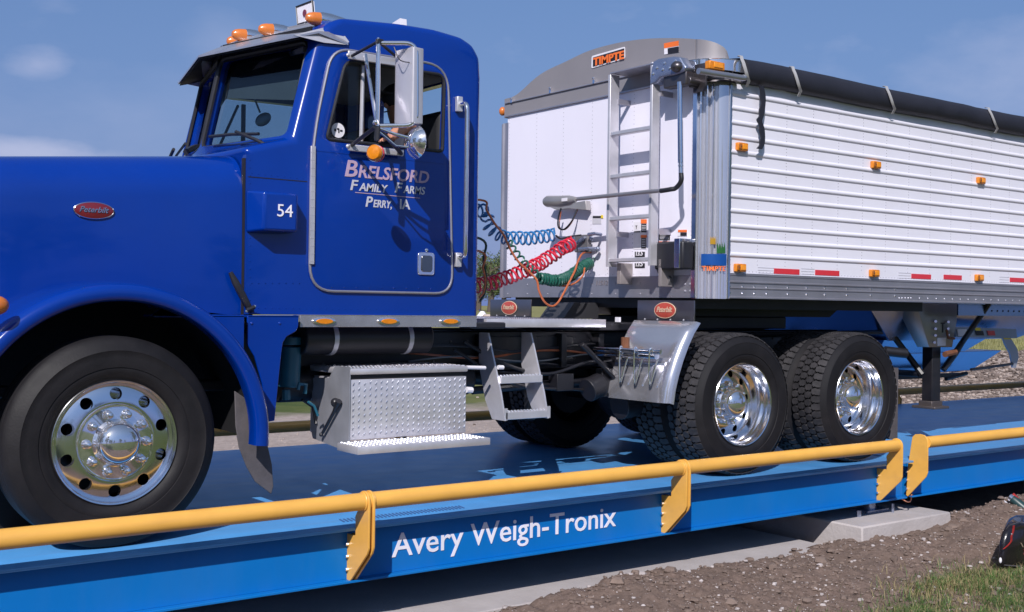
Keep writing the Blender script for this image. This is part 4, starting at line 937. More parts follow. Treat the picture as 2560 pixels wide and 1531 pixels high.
ft = MB().tube([at(715, 975, 6.1), at(716, 1000, 6.1)], .025, 8).tube([at(745, 975, 6.05), at(748, 960, 6.05), at(765, 962, 6.05), at(762, 985, 6.05)], .012, 8).tube([at(770, 1005, 6.0), at(785, 1015, 6.0), at(795, 1040, 6.0)], .008, 6).build('filter_pipes', TEAL, truck)

# ---- catwalk, frame ladder, quarter fenders
cwz = at(1350, 798.5, 6.02).z; cx0, cx1 = at(1217, 805, 6.02).x, at(1515, 805, 6.02).x
cw = MB().box((cx0, 6.02, cwz - .055), (cx1, 7.5, cwz)); cwo = cw.build('catwalk', ALU, truck, bev=.003)
lz = MB()
for i in range(60):
    for j in range(12): lozenge(lz, (cx0 + .02 + i * (cx1 - cx0 - .04) / 59, 6.05 + j * .11 + (.05 if i % 2 else 0), cwz), V(1, 1, 0), V(1, -1, 0), V(0, 0, 1), .03, .008, .005)
fuse(cwo, lz.build('catwalk_tread', MT['tread_lozenge'], cwo))
c4 = lambda x, y: (1160 + x / 3.373, 740 + y / 3.373)
def LQ(pts, Y=6.0, Y2=None): return [at(*c4(*p), Y) for p in pts]
ld = MB(); LY0, LY1 = 5.98, 6.20
lr = [(205, 308), (235, 312), (348, 1055), (250, 1052)]; rrl = [(482, 300), (572, 303), (712, 1032), (640, 980), (580, 900), (520, 640), (482, 550)]
def side_plate(pts, Y0_):                              # plates of the ladder stand across the truck (Y-Z), seen obliquely
    return pts
la0, la1 = at(*c4(300, 680), LY0), at(*c4(640, 650), LY0); lb0, lb1 = at(*c4(350, 1055), LY0 - .04), at(*c4(712, 1032), LY0 - .04)
tz = at(*c4(220, 310), 6.2).z; ls = None
for xx in (lb0.x, lb1.x):
    pz = [(6.24, tz), (6.14, tz), (5.99, .62), (5.94, lb0.z), (6.08, lb0.z), (6.16, lb0.z + .12), (6.24, .80)]
    o = MB().yz(pz, xx - .006, xx + .006).build('frame_ladder' if ls is None else 'ladder_side', ALU, ls or truck); ls = ls or o
    MB().box((xx - .005, 5.945, lb0.z + .002), (xx + .02, 5.949, lb0.z + .08)).build('ladder_lip', ALU, ls)
for zr, yf in ((la0.z + .0, 6.00), (lb0.z + .055, 5.945)): MB().box((lb0.x + .006, yf, zr - .05), (lb1.x - .006, yf + .1, zr)).build('rung', ALU, ls, bev=.003)
lz = MB()
for zr, yf in ((la0.z, 6.00), (lb0.z + .055, 5.945)):
    for i in range(13):
        for j in range(2): lz.dome((lb0.x + .02 + i * (lb1.x - lb0.x - .04) / 12, yf + .02 + j * .045, zr), (0, 0, 1), .009, .007, 6)
lz.build('rung_grip', MT['tread_lozenge'], ls)
for a_, b_, r_ in ((at(1166, 919, 6.0), at(1213, 920, 6.0), .012), (at(1245, 919, 6.0), at(1258, 919, 6.0), .014), (at(1166, 975, 6.1), at(1180, 976, 6.1), .02)): MB().cyl(a_, b_, r_, 8).build('air_fitting', WHTL, truck)
prof = [(5.475, .545), (5.49, .64), (5.52, .74), (5.56, .84), (5.61, .94), (5.665, 1.03), (5.725, 1.10)]
def quarter(s):
    g = (lambda v: v) if s > 0 else (lambda v: 13.53 - v)
    rings = []
    for x, z in prof:
        rings.append([V(x, g(6.13), z), V(x, g(5.63), z), V(x + .012, g(5.575), z), V(x + .04, g(5.545), z), V(x + .075, g(5.54), z - .01), V(x + .075, g(5.545), z - .01), V(x + .043, g(5.55), z), V(x + .015, g(5.58), z), V(x + .004, g(5.635), z), V(x + .004, g(6.13), z)])
    q = MB().loft(rings, True, True).build('quarter_fender', M('mirror_stainless', (.66, .65, .70), .17, .82, 0, .05, 3, rvar=.05, bump=.02, bscale=5), truck, ang=60)
    tpl = MB().box((5.755, g(6.13) if s > 0 else g(5.56), 1.095), (5.765, g(5.56) if s > 0 else g(6.13), 1.245)); 
    tpo = tpl.build('fender_top_plate', M('dark_stainless', (.25, .24, .27), .3, .9, 0, .1, 4), q, bev=.002)
    rvq = MB()
    for i in range(4): rvq.dome((5.753, g(5.66 + i * .13), 1.108), (-1, 0, 0), .008)
    fuse(tpo, rvq.build('fender_bolts', ALU, q))
    emblem(V(5.753, g(5.84), 1.175), (0, -1, 0), (0, 0, 1), .105, .055, truck, REDE, M('cream_enamel', (.62, .45, .33), .4))
    return q
qf = quarter(1); quarter(-1)
ba = MB().cyl(V(5.44, 6.24, .89), V(5.50, 5.62, .89), .018, 10); ba.cyl(V(5.47, 6.24, .86), V(5.50, 5.66, .86), .025, 10).build('fender_bar', ALUP, truck)
for yy in (5.98, 5.83, 5.68):
    x = 5.475; pth = [V(x + .012, yy + .004, .865), V(x - .005, yy + .002, .912), V(x - .022, yy, .905), V(x - .024, yy + .004, .80), V(x - .022, yy - .004, .665), V(x - .008, yy - .028, .76), V(x + .01, yy - .045, .84)]
    MB().tube(crom(pth, 4), .0060, 8).build('fender_clamp', CHR, truck)
MB().box((5.60, 6.16, 1.085), (5.62, 6.20, 1.12)).build('reflector_block', WHTL, truck)
mf = MB().box((8.27, 5.66, .12), (8.28, 6.16, .72)); mf.build('mud_flap', FLAP, truck)
mf = MB().box((8.27, 7.36, .12), (8.28, 7.88, .72)); mf.build('mud_flap', FLAP, truck)
mf = MB().cyl(at(2212, 878, 5.9), at(2266, 884, 5.8), .042, 16).cyl(V(8.2, 6.3, .74), V(8.2, 5.8, .74), .03, 10).build('flap_hanger', BLK, truck)

# ================================================================== THE GRAIN TRAILER
YT, XF, YE = 5.62, 5.985, 8.24                          # near side, nose, far side
trl = thing('grain_trailer', 'white ribbed hopper grain trailer with rolled black tarp coupled behind the blue truck', 'trailer', (10.5, 6.93, 0))
T3 = lambda x, y, Y=YT: at(1800 + x / 2.1197, 100 + y / 2.1197, Y)
XE = 18.0
rz = [EYE + (z - EYE) * YT / 5.898 for z in (2.707, 2.598, 2.487, 2.376, 2.265, 2.153, 2.043, 1.932, 1.818, 1.713, 1.6)]
xs0 = at(1826, 400, YT).x; zb, zr, zt = T3(800, 1385).z, T3(800, 1268).z, 2.835
prof = [(YT + .03, zt), (YT, zt)]
for z in sorted(rz + [rz[0] + .106], reverse=True):
    prof += [(YT, z + .019), (YT - .007, z + .014), (YT - .011, z + .006), (YT - .011, z - .003), (YT - .008, z - .010), (YT, z - .018)]
prof += [(YT, zr), (YT + .03, zr)]
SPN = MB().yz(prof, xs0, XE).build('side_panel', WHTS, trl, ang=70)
MB().box((xs0, YE - .03, zb), (XE, YE, zt)).build('side_panel', WHT, trl)
MB().box((XE - .03, YT + .03, zb), (XE, YE - .03, zt)).build('rear_panel', WHT, trl)
rv = MB(); cx = [T3(x, 800).x for x in (202, 350, 496, 635, 765, 889, 1008, 1122, 1231, 1336, 1436, 1533)]
dx = (cx[-1] - cx[0]) / 11; X = cx[0]
while X < 11.2:
    zs = []
    for i in range(len(rz)):
        zs += [rz[i] - .032 - k * .0245 for k in range(3)] if i < 10 else [rz[i] - .035, rz[i] - .065]
    for z in zs + [rz[0] + .03, rz[0] + .055, rz[0] + .08]: rv.dome((X, YT, z), (0, -1, 0), .0042, .003, 6)
    X += dx
X = xs0 + .02
while X < 10.8: rv.dome((X, YT, zr + .018), (0, -1, 0), .0045, .003, 6); X += .0385
for k in range(44): rv.dome((xs0 + .012, YT, zr + .03 + k * .0345), (0, -1, 0), .0042, .003, 6)
fuse(SPN, rv.build('side_rivets', M('rivet_grey', (.42, .41, .47), .4, .3), trl))
# bottom rail with ridges and bolts
pr2 = [(YT + .03, zr + .004), (YT - .008, zr + .004), (YT - .008, zr - .012), (YT - .003, zr - .014), (YT - .003, zr - .052), (YT - .012, zr - .056), (YT - .012, zr - .064), (YT - .003, zr - .068), (YT - .003, zr - .096), (YT - .010, zr - .10), (YT - .010, zr - .106), (YT - .003, zr - .11), (YT - .003, zb + .014), (YT - .014, zb + .010), (YT - .014, zb), (YT + .05, zb)]
BRL = MB().yz(pr2, xs0 - .003, XE).build('bottom_rail', RAILM, trl, ang=40)
bo = MB()
for x, n in ((50, 1), (117, 1), (180, 1), (245, 1), (357, 1), (457, 1), (553, 1), (670, 1), (797, 1), (926, 1)):
    for y in (1306, 1340): p = T3(x, y + (x - 50) * .019); bo.dome((p.x, YT - .003, p.z), (0, -1, 0), .010, .007)
for x in (948, 963, 980, 996, 1010): p = T3(x, 1366); bo.dome((p.x, YT - .003, p.z), (0, -1, 0), .007, .006)
X = T3(1056, 1370).x
while X < 10.9: bo.dome((X, YT - .003, T3(1200, 1371).z), (0, -1, 0), .008, .006); X += .122
fuse(BRL, bo.build('rail_bolts', ALUP, trl))
# reflective tape and marker lamps
tp, tw = MB(), MB()
for (a, b, c, d) in ((285, 420, 1203, 1243), (503, 631, 1213, 1250), (1013, 1117, 1235, 1268), (1184, 1280, 1242, 1272), (1535, 1640, 1258, 1286)):
    p, q = T3(a, d), T3(b, c); z0 = (T3(a, d - 3).z + T3(b, d + 1).z) / 2; MB().box((p.x, YT - .0035, z0), (q.x, YT - .0008, z0 + .040)).build('red_reflector', REDT, trl)
for (a, b, c) in ((200, 285, 1218), (430, 500, 1224), (945, 1010, 1246), (1480, 1532, 1268)):
    for k in range(3):
        p = T3(a, c - 12 + k * 14); q = T3(b, c); tw.box((p.x, YT - .002, p.z - .002), (q.x, YT - .0008, p.z + .002))
fuse(SPN, tw.build('silver_tape', M('silver_tape_strip', (.55, .54, .62), .4), trl))
for (x, y) in ((128, 566), (838, 662), (1395, 745), (118, 1208), (830, 1237), (1386, 1261)):
    p = T3(x, y, YT - .04); o = MB().box((p.x - .052, YT - .035, p.z - .029), (p.x + .052, YT - .0005, p.z + .029)).build('marker_lamp', AMB, trl, bev=.006, seg=2)
    MB().box((p.x - .05, YT - .042, p.z - .02), (p.x - .018, YT - .033, p.z + .02)).build('lens_boss', M('amber_dark', (.35, .11, .015), .3), o, bev=.005)
    MB().box((p.x - .012, YT - .040, p.z - .018), (p.x + .044, YT - .034, p.z + .018)).build('lens', M('amber_bright', (.85, .30, .02), .25, 0, .4, .1, 60), o, bev=.004)
    MB().dome((p.x - .028, YT - .043, p.z), (0, -1, 0), .006, .002).build('screw', BLKL, o)
# nose: flat panel, rounded chrome corners, grey bulkhead arch
NY0, NY1 = 5.80, 8.06
zn = lambda Y: 2.815
gb0, gb1 = ax(1270, 294, XF), ax(1631, 219, XF)
zg = (gb0.z + gb1.z) / 2; fz = (ax(1266, 692, XF).z + ax(1700, 697, XF).z) / 2; fb = (ax(1266, 744, XF).z + ax(1733, 745, XF).z) / 2
NPN = MB().box((XF, NY0, fz), (XF + .03, NY1, zg)).build('nose_panel', WHT, trl)
MB().box((XF - .006, NY0 - .002, fb), (XF + .04, NY1 + .002, fz + .003)).build('nose_sill', RAILM, trl, bev=.002)
rv = MB(); Yc = [ax(x, 400, XF).y for x in (1273, 1341, 1408, 1480)] 
for y in Yc + [6.72, 6.44, 6.16]:
    for k in range(48): rv.dome((XF, y, fz + .03 + k * .0325), (-1, 0, 0), .0042, .003, 6)
for k in range(48): rv.dome((XF, NY0 + .022, fz + .03 + k * .0325), (-1, 0, 0), .0045, .003, 6)
for k in range(14): rv.dome((XF, 6.9 + .08 * (k - 7), fz + .02), (-1, 0, 0), .004, .003, 6) if k < 7 else None
for y in [NY1 - .04 - i * .28 for i in range(8)]:
    for z in (fb + .03, fb + .11): rv.dome((XF - .006, y, z), (-1, 0, 0), .007, .005)
for y in (NY0 + .02, NY0 + .07):
    for z in (fb + .05, fb + .10): rv.dome((XF - .006, y, z), (-1, 0, 0), .010, .008)
fuse(NPN, rv.build('nose_rivets', M('rivet_grey', (.42, .41, .47), .4, .3), trl))
def corner(s):
    g = (lambda v: v) if s > 0 else (lambda v: YT + YE - v)
    n = 44; P = []
    for k in range(n + 1):
        a = math.pi / 2 * k / n; rp = .016 * math.sin((a - .22) / .8 * 6 * math.pi) if .22 < a < 1.02 else 0; P.append((XF + .162 - (.162 + rp) * math.cos(a), g(YT + .178 - (.178 + rp) * math.sin(a))))
    P = [(XF - .002, g(NY0 + .012))] + P + [(XF + .175, g(YT - .0))]
    m = MB(); m.loft([[V(x, y, fb - .004), V(x + .03 if k < 24 else x, y + (.03 * s if k >= 12 else 0), fb - .004), V(x + .03 if k < 24 else x, y + (.03 * s if k >= 12 else 0), 2.80), V(x, y, 2.80)] for k, (x, y) in enumerate(P)], True)
    return m.build('corner_post', M('bright_chrome_sheet', (.72, .72, .77), .07, .74, 0, .03, 3, rvar=.04), trl, ang=60) if s > 0 else m.build('corner_post', RAILM, trl, ang=60)
cp = corner(1); corner(-1)
MB().box((XF + .158, YT - .010, fb - .004), (XF + .185, YT + .01, 2.80)).build('corner_trim', ALUP, trl, bev=.003)
MB().box((XF - .010, NY0 - .03, fb), (XF + .0, NY0 + .014, 2.80)).build('corner_trim', ALUP, trl, bev=.003)
# decal on the chrome corner: a small blue, green and gold farm scene over the maker's name
def oncol(a, z, off=.0185): return V(XF + .162 - (.162 + off) * math.cos(a), YT + .178 - (.178 + off) * math.sin(a), z)
def decal(name, z0, z1, a0, a1, mat, wob=0):
    m = MB(); n = 10; t = []; 
    for k in range(n + 1):
        a = a0 + (a1 - a0) * k / n; w = wob * math.sin(k * 2.3) * (z1 - z0)
        t.append([oncol(a, z0), oncol(a, z1 + w), oncol(a, z1 + w, .020), oncol(a, z0, .020)])
    return m.loft(t, True).build(name, mat, cp)
zc = lambda y: at(1775, y, 5.70).z
decal('decal_water', zc(664), zc(636), .42, 1.42, M('decal_blue', (.01, .08, .33), .3, .3))
decal('decal_tree', zc(634), zc(615), 1.0, 1.36, M('decal_green', (.03, .14, .04), .3, .3), .5)
decal('decal_sun', zc(612), zc(596), .75, .95, M('decal_gold', (.45, .25, .02), .3, .3), .3)
def curved_text(s, z0, h_, a0, a1, mat):
    o = text('decal_name', s, V(0, 0, 0), (1, 0, 0), (0, 0, 1), 1, h_, mat, cp, 0, .015, .0015)
    for v in o.data.vertices:
        p = oncol(a0 + (a1 - a0) * v.co.x, z0 + v.co.z, .0185 - v.co.y); v.co = p
    o.data.update()
curved_text('TIMPTE', zc(678), .034, .45, 1.38, ORG)
MB().box((XF + .085, YT + .006, zc(728)), (XF + .105, YT + .012, zc(700))).build('decal_strip', WHTL, cp) if False else None
# bulkhead arch
c1z = lambda x, y: (1230 + x / 3.711, 60 + y / 3.711)
arch = [ax(*c1z(*p), XF) for p in ((120, 700), (235, 655), (450, 470), (700, 345), (900, 252), (1150, 182), (1400, 143), (1650, 133), (1900, 143), (2050, 165), (2150, 195), (2205, 262))]
crv = crom([V(0, p.y, p.z) for p in arch], 5)
def corner_hit(px, py):                                # where a sight line meets the rounded front corner
    best = None
    for i in range(201):
        a = math.pi / 2 * i / 200; x, y = XF + .162 - .166 * math.cos(a), YT + .178 - .182 * math.sin(a); d = ray(px, py); t = y / d.y; e = abs(t * d.x - x)
        if best is None or e < best[0]: best = (e, V(x, y, (CAM + d * t).z))
    return best[1]
bc = [corner_hit(1740 + 6 * i, [98.3, 98.6, 99, 99.6, 100.6, 101.8, 103.2, 105, 107, 109.5, 112.5, 116, 121, 129, 150][i]) for i in range(15)]
MB().loft([[V(p.x, p.y, 2.795), V(p.x, p.y, p.z), V(p.x + .012, p.y + .012, p.z), V(p.x + .012, p.y + .012, 2.795)] for p in bc]).build('bulkhead_corner', GREY, trl, ang=60)
zcut = bc[0].z; crv = [v for v in crv if v.y > 5.81] + [V(0, 5.802, zcut)]
MB().yz([(v.y, v.z) for v in crv] + [(crv[-1].y, zg - .0), (crv[0].y, zg)], XF - .004, XF + .03).build('bulkhead', GREY, trl)
bb = MB().box((XF - .016, 5.86, zg), (XF - .004, NY1 + .03, zg + .014)); za_ = ax(1250, 262, XF).z; bb.box((XF - .016, 5.86, za_ - .008), (XF - .004, NY1 + .03, za_ + .002)); 
bb.build('bulkhead_bead', RAILM, trl, bev=.002)
for x, y in ((185, 712), (545, 620), (950, 530), (1375, 435)): p = ax(*c1z(x, y), XF - .01); MB().box(p - V(.01, .012, .02), p + V(.004, .012, .022)).ball(p + V(-.01, 0, .018), .012, 8, 6).build('tarp_catch', ALUP, trl)
o = MB().ball(ax(*c1z(98, 812), XF + .03), .04, 12, 8, (.8, .8, 1)).build('clearance_lamp', AMBO, trl)
sg = [ax(*c1z(*p), XF - .006) for p in ((928, 300), (1235, 212), (1237, 322), (925, 415))]
o = MB().prism(rpoly(sg, .015, 3), (-.004, 0, 0)).build('name_plate', WHTL, trl)
sgi = [ax(*c1z(*p), XF - .0105) for p in ((938, 313), (1227, 228), (1227, 312), (937, 398))]
MB().prism(sgi, (-.002, 0, 0)).build('plate_field', BLKL, o)
bl, br_ = ax(*c1z(940, 390), XF - .0130), ax(*c1z(1225, 305), XF - .013); tl_ = ax(*c1z(940, 318), XF - .013)
text('plate_name', 'TIMPTE', bl, (0, -1, 0), (0, 0, 1), bl.y - br_.y, (tl_.z - bl.z), ORG, o, 0, .035)
st = [ax(*c1z(*p), XF - .006) for p in ((1597, 182), (1733, 157), (1735, 262), (1600, 285))]
lab = MB().prism(st, (-.002, 0, 0)).build('warning_label', WHTL, trl)
m_ = lambda a, b, t: a + (b - a) * t
MB().prism([st[0], st[1], m_(st[1], st[2], .45), m_(st[0], st[3], .45)], (-.003, 0, 0)).build('label_band', ORG, lab)
q = [m_(m_(st[0], st[3], .5), m_(st[1], st[2], .5), .25), m_(st[1], st[2], .5), st[2], m_(st[3], st[2], .25)]; MB().prism(q, (-.003, 0, 0)).build('label_text', BLKL, lab)

# labels low on the nose
def lbl(quad, X, mat, par=None, name='warning_label', th=.002):
    q = [ax(*p, X) for p in quad]; return MB().prism(q, (-th, 0, 0)).build(name, mat, par or trl)
c2z = lambda x, y: (1180 + x / 3.818, 440 + y / 3.818)
def R4(a, b, c, d): return [c2z(a, b), c2z(c, b), c2z(c, d), c2z(a, d)]
wl = lbl(R4(1545, 440, 1668, 700), XF - .001, WHTL)
for r_, mt in ((R4(1612, 415, 1668, 455), ORG), (R4(1612, 565, 1668, 590), ORG), (R4(1616, 592, 1660, 692), BLKL), (R4(1616, 460, 1666, 540), BLKL), (R4(1550, 530, 1605, 540), BLKL)): lbl(r_, XF - .004, mt, wl, 'label_print')
for k in range(4): lbl(R4(1622, 472 + k * 16, 1660, 477 + k * 16), XF - .0065, WHTL, wl, 'label_line')
for k in range(5): lbl(R4(1622, 604 + k * 17, 1655, 609 + k * 17), XF - .0065, WHTL, wl, 'label_line')
text('label_figure', 'Y', ax(*c2z(1562, 508), XF - .0035), (0, -1, 0), (0, 0, 1), .018, .03, BLKL, wl)
for r_ in (R4(1555, 725, 1650, 778), R4(1555, 835, 1650, 880)):
    o = lbl(r_, XF - .001, BLKL, None, 'size_label'); p = r_[3]; q = ax(*p, XF - .0035)
    text('label_figure', '13.5', q + V(0, -.012, .012), (0, -1, 0), (0, 0, 1), .075, .035, WHTL, o, .1, .02)
wl = lbl(R4(1780, 520, 1895, 620), XF - .001, WHTL)
lbl(R4(1783, 520, 1895, 548), XF - .0035, ORG, wl, 'label_print'); lbl(R4(1785, 552, 1890, 612), XF - .0035, BLKL, wl, 'label_print')
for k in range(4): lbl(R4(1795, 560 + k * 13, 1880, 564 + k * 13), XF - .006, WHTL, wl, 'label_line')
wl = lbl(R4(1775, 625, 1895, 765), XF - .001, WHTL)
lbl(R4(1780, 627, 1890, 650), XF - .0035, ORG, wl, 'label_print'); lbl(R4(1780, 690, 1850, 715), XF - .0035, ORG, wl, 'label_print'); lbl(R4(1775, 752, 1845, 768), XF - .0035, REDT, wl, 'label_print'); lbl(R4(1780, 655, 1850, 682), XF - .0035, M('grey_print', (.3, .3, .33), .6), wl, 'label_print')
wl = lbl(R4(1965, 515, 2055, 575), XF - .001, WHTL); lbl(R4(1968, 515, 2052, 538), XF - .0035, ORG, wl, 'label_print'); lbl(R4(1990, 542, 2050, 572), XF - .0035, BLKL, wl, 'label_print')
wl = lbl(R4(1150, 380, 1235, 460), XF - .001, M('pale_label', (.55, .54, .6), .5)); lbl(R4(1155, 384, 1235, 402), XF - .0035, BLKL, wl, 'label_print'); lbl(R4(1230, 375, 1252, 405), XF - .0035, M('yellow_label', (.8, .6, .05), .5), wl, 'label_print')
lbl(R4(1840, 898, 1880, 915), XF - .001, ORG)
sn = ax(*c2z(1185, 1045), XF - .0075); text('serial_number', '11512', sn, (0, -1, 0), (0, 0, 1), .14, .04, M('stamped_grey', (.22, .2, .23), .5), trl, .2)

# ladder on the nose
XL = XF - .15
def rail_(x0, x1, y0, y1, nm):
    pass
lrt, lrb = ax(*c1z(1110, 465), XL - .05), ax(*c2z(1258, 870), XL - .05)
YL = ax(1527, 400, XL - .03).y; YR = ax(1632, 400, XL - .03).y; ztop, zbot = ax(*c1z(1110, 465), XL - .05).z, ax(*c2z(1262, 868), XL - .05).z
ld = MB()
ld.box((XL - .045, YL - .004, zbot), (XL + .045, YL, ztop)).box((XL - .045, YL, zbot), (XL - .040, YL + .025, ztop)).box((XL + .04, YL, zbot), (XL + .045, YL + .02, ztop))
lad = ld.build('ladder', ALU, trl, bev=.002)
MB().box((XL - .045, YR - .004, zbot), (XL + .03, YR, ztop + .02)).box((XL - .045, YR, zbot), (XL - .040, YR + .022, ztop + .02)).build('ladder_rail', ALU, lad, bev=.002)
for y_ in (329, 437, 544, 650):
    z = ax(1580, y_, XL).z; MB().box((XL - .04, YR, z - .016), (XL + .02, YL, z + .014)).build('rung', ALU, lad, bev=.005)
g = MB().box((XL - .05, YR - .01, ztop + .004), (XF, YL + .0, ztop + .012)).build('ladder_top', RAILM, lad)
for zz_, yy in ((ztop - .2, YL), (zbot + .25, YL), (zbot + .25, YR), (ztop - .2, YR)): MB().box((XL + .03, yy - .016, zz_ - .02), (XF - .0, yy - .004, zz_ + .02)).build('ladder_standoff', RAILM, lad)
for a_, b_ in (((XL + .02, YL - .07, fz - .06), (XF - .004, YL - .03, fz + .1)), ((XL + .02, YR - .05, fb + .08), (XF - .004, YR - .02, fz + .12))): MB().box(a_, b_).build('ladder_foot', M('worn_plate', (.4, .36, .36), .5, .6), lad, bev=.003)

# roll tarp drive: gearbox, drive tube, motor, arm
XG = XF - .20
gp = [ax(*c1z(*p), XG) for p in ((1460, 575), (1465, 490), (1490, 350), (1540, 322), (1680, 300), (1740, 305), (1770, 360), (1800, 400), (1780, 440), (1700, 470), (1560, 500), (1520, 545))]
gbx = MB().prism(gp, (.09, 0, 0)).build('tarp_gearbox', CAST, trl, bev=.012, seg=3)
bo = MB()
for x, y in ((1530, 410), (1585, 425), (1650, 412), (1495, 465), (1600, 365), (1700, 345), (1745, 395)): bo.dome(ax(*c1z(x, y), XG), (-1, 0, 0), .012, .012, 6)
fuse(gbx, bo.build('gearbox_bolts', CHR, gbx))
gb2 = MB().box(ax(*c1z(1800, 560), XG + .02), ax(*c1z(1665, 440), XG + .10)).ball(ax(*c1z(1720, 400), XG), .05, 12, 8, (1, 1, .8)); gb2.build('gearbox_neck', M('dark_casting', (.12, .11, .12), .35, .8), gbx, bev=.008)
XP = XG - .02
p0, p1 = ax(*c1z(1742, 540), XP), ax(*c1z(1748, 1290), XP)
MB().cyl(p0, p1, .0185, 14).build('drive_tube', ALUP, trl)
MB().cyl(p1, ax(*c1z(1750, 1390), XP), .014, 10).cyl(ax(*c1z(1750, 1310), XP), ax(*c1z(1750, 1325), XP), .019, 10).build('tube_joint', CHR, trl)
hb = crom([ax(*c1z(1755, 1385), XP), ax(1703, 452, XP), ax(1690, 470, XP), ax(*c2z(1890, 130), XP - .02), ax(*c2z(1800, 145), XP - .03)])
MB().tube(hb, .017, 12).build('flex_shaft', BLKP, trl)
MB().cyl(ax(*c2z(1880, 132), XP - .02), ax(*c2z(935, 228), XP - .06), .0155, 12).build('cross_tube', M('grey_tube', (.36, .35, .38), .4, .7), trl)
XM = XP - .07
mo = MB().tube([ax(*c2z(705, 248), XM), ax(*c2z(725, 245), XM), ax(*c2z(850, 245), XM), ax(*c2z(930, 235), XM), ax(*c2z(990, 225), XM)], [.035, .046, .046, .040, .02], 16)
mto = mo.build('tarp_motor', M('motor_grey', (.34, .33, .34), .4, .5), trl)
MB().box(ax(*c2z(905, 240), XM - .046), ax(*c2z(860, 215), XM - .040)).build('motor_label', WHTL, mto)
MB().prism([ax(*c2z(*p), XF - .02) for p in ((780, 300), (1130, 240), (1135, 330), (960, 315), (850, 330))], (-.05, 0, 0)).build('motor_bracket', M('bracket_grey', (.45, .43, .43), .45, .6), trl, bev=.003)
MB().tube(crom([ax(*c2z(1000, 325), XF - .06), ax(*c2z(955, 430), XF - .1), ax(*c2z(880, 510), XF - .12), ax(*c2z(825, 490), XF - .12), ax(*c2z(825, 400), XF - .1), ax(*c2z(850, 310), XF - .1)]), .007, 6).build('motor_cable', BLKL, trl)
MB().tube(crom([ax(*c2z(1010, 320), XF - .05), ax(*c2z(950, 450), XF - .08), ax(*c2z(885, 515), XF - .1), ax(*c2z(835, 480), XF - .1), ax(*c2z(850, 340), XF - .09)]), .004, 6).build('motor_cable', HO, trl)
# chrome end cap and roller arm at the top corner
ca = [ax(1725, 155, XF - .03), ax(1727, 143, XF - .03)]
rc = MB(); P = []
for k in range(13):
    a = math.pi * .5 * k / 12; P.append(V(XF + .175 - .245 * math.cos(a), YT + .20 - .245 * math.sin(a), 0))
P = [V(XF - .055, YT + .30, 0)] + P + [V(XF + .36, YT - .045, 0)]
zc0, zc1 = 2.885, 2.965
rc.loft([[V(p.x, p.y, zc0), V(p.x + .01, p.y + .01, zc0), V(p.x + .01, p.y + .01, zc1), V(p.x, p.y, zc1)] for p in P]); rc.prism([V(p.x, p.y, zc1) for p in P] + [V(XF + .36, YT + .3, zc1 + .03)], (0, 0, .006))
cap = rc.build('corner_cap', CHR, trl, ang=50, bev=.003)
p = at(1789, 164, YT - .03); 
lm = MB().box((p.x - .07, p.y - .012, p.z - .032), (p.x + .085, p.y + .04, p.z + .028)).build('corner_lamp', AMB, trl, bev=.008)
MB().box((p.x - .03, p.y - .018, p.z - .018), (p.x + .06, p.y - .01, p.z + .016)).build('lens', M('amber_bright', (.85, .30, .02), .25), lm, bev=.004)
MB().cyl(at(1746, 178, YT - .06), at(1858, 196, YT - .08), .022, 14).ball(at(1860, 195, YT - .08), .024, 10, 8).build('tarp_arm', M('arm_grey', (.4, .41, .46), .35, .8), trl)
MB().box((XF - .06, YT + .02, 2.73), (XF - .045, YT + .14, 2.93)).box((XF - .12, YT + .1, 2.76), (XF - .05, YT + .13, 2.86)).cyl(V(XF - .16, YT + .1, 2.80), V(XF - .05, YT + .1, 2.80), .03, 10).build('arm_bracket', M('dark_casting', (.12, .11, .12), .35, .8), trl, bev=.004)
MB().lathe(((XF + .12), YT + .10), [(.155, 2.80), (.15, 2.812), (.10, 2.83), (0, 2.835)], 24, 'z').build('post_cap', M('dark_casting', (.12, .11, .12), .35, .8), trl)
# the rolled tarp along the near side
tt = at(1863, 140, YT - .02); tb_ = at(1875, 201, YT - .05); t2, t3 = T3(1611, 415, YT), T3(1611, 530, YT)
rings = []; n = 18; X = at(1850, 170, YT).x
ztp, zbt = (tt.z + t2.z) / 2, (tb_.z + t3.z) / 2
hz = ztp - zbt
TPR = [(7.0, ztp + .03), (6.3, ztp + .035), (5.95, ztp + .03), (5.75, ztp + .015), (5.66, ztp), (5.605, ztp - hz * .10), (5.575, ztp - hz * .3), (5.565, ztp - hz * .55), (5.572, ztp - hz * .8), (5.60, ztp - hz * .97), (5.66, ztp - hz * 1.0), (5.72, ztp - hz * .9), (5.8, ztp - .07), (7.0, ztp - .05)]
while X < XE:
    ring = []
    for k in range(n):
        a = 6.283185 * k / n; w = 1 + .06 * noise.noise(V(X * 1.3, math.cos(a) * 1.5, math.sin(a) * 1.5)) + .015 * noise.noise(V(X * 9, a, 0))
        sag = .012 * noise.noise(V(X * .9, 3, 3))
        cc, ss_ = math.cos(a), math.sin(a)
        pass
    ring = [V(X, y - .035 * (1 if y < 5.7 else 0) + (.008 * noise.noise(V(X * 2.2, y * 5, z * 6))), z + .010 * noise.noise(V(X * .8, 4, z)) + .004 * noise.noise(V(X * 5, y * 6, 1))) for y, z in TPR]
    rings.append(ring); X += .09
MB().loft(rings).build('tarp_roll', TARP, trl, ang=80)
ctop = [V(0, v.y, v.z) for v in crv if 5.95 < v.y < 8.0]
ct = MB(); ct.loft([[V(x_, v.y, v.z - d_) for v in ctop] + [V(x_, v.y, v.z - d_ - .016) for v in ctop[::-1]] for x_, d_ in ((XF + .03, .004), (XF + .10, .08), (XF + .35, .3), (XE, .3))]); ct.build('tarp_cover', TARP, trl)
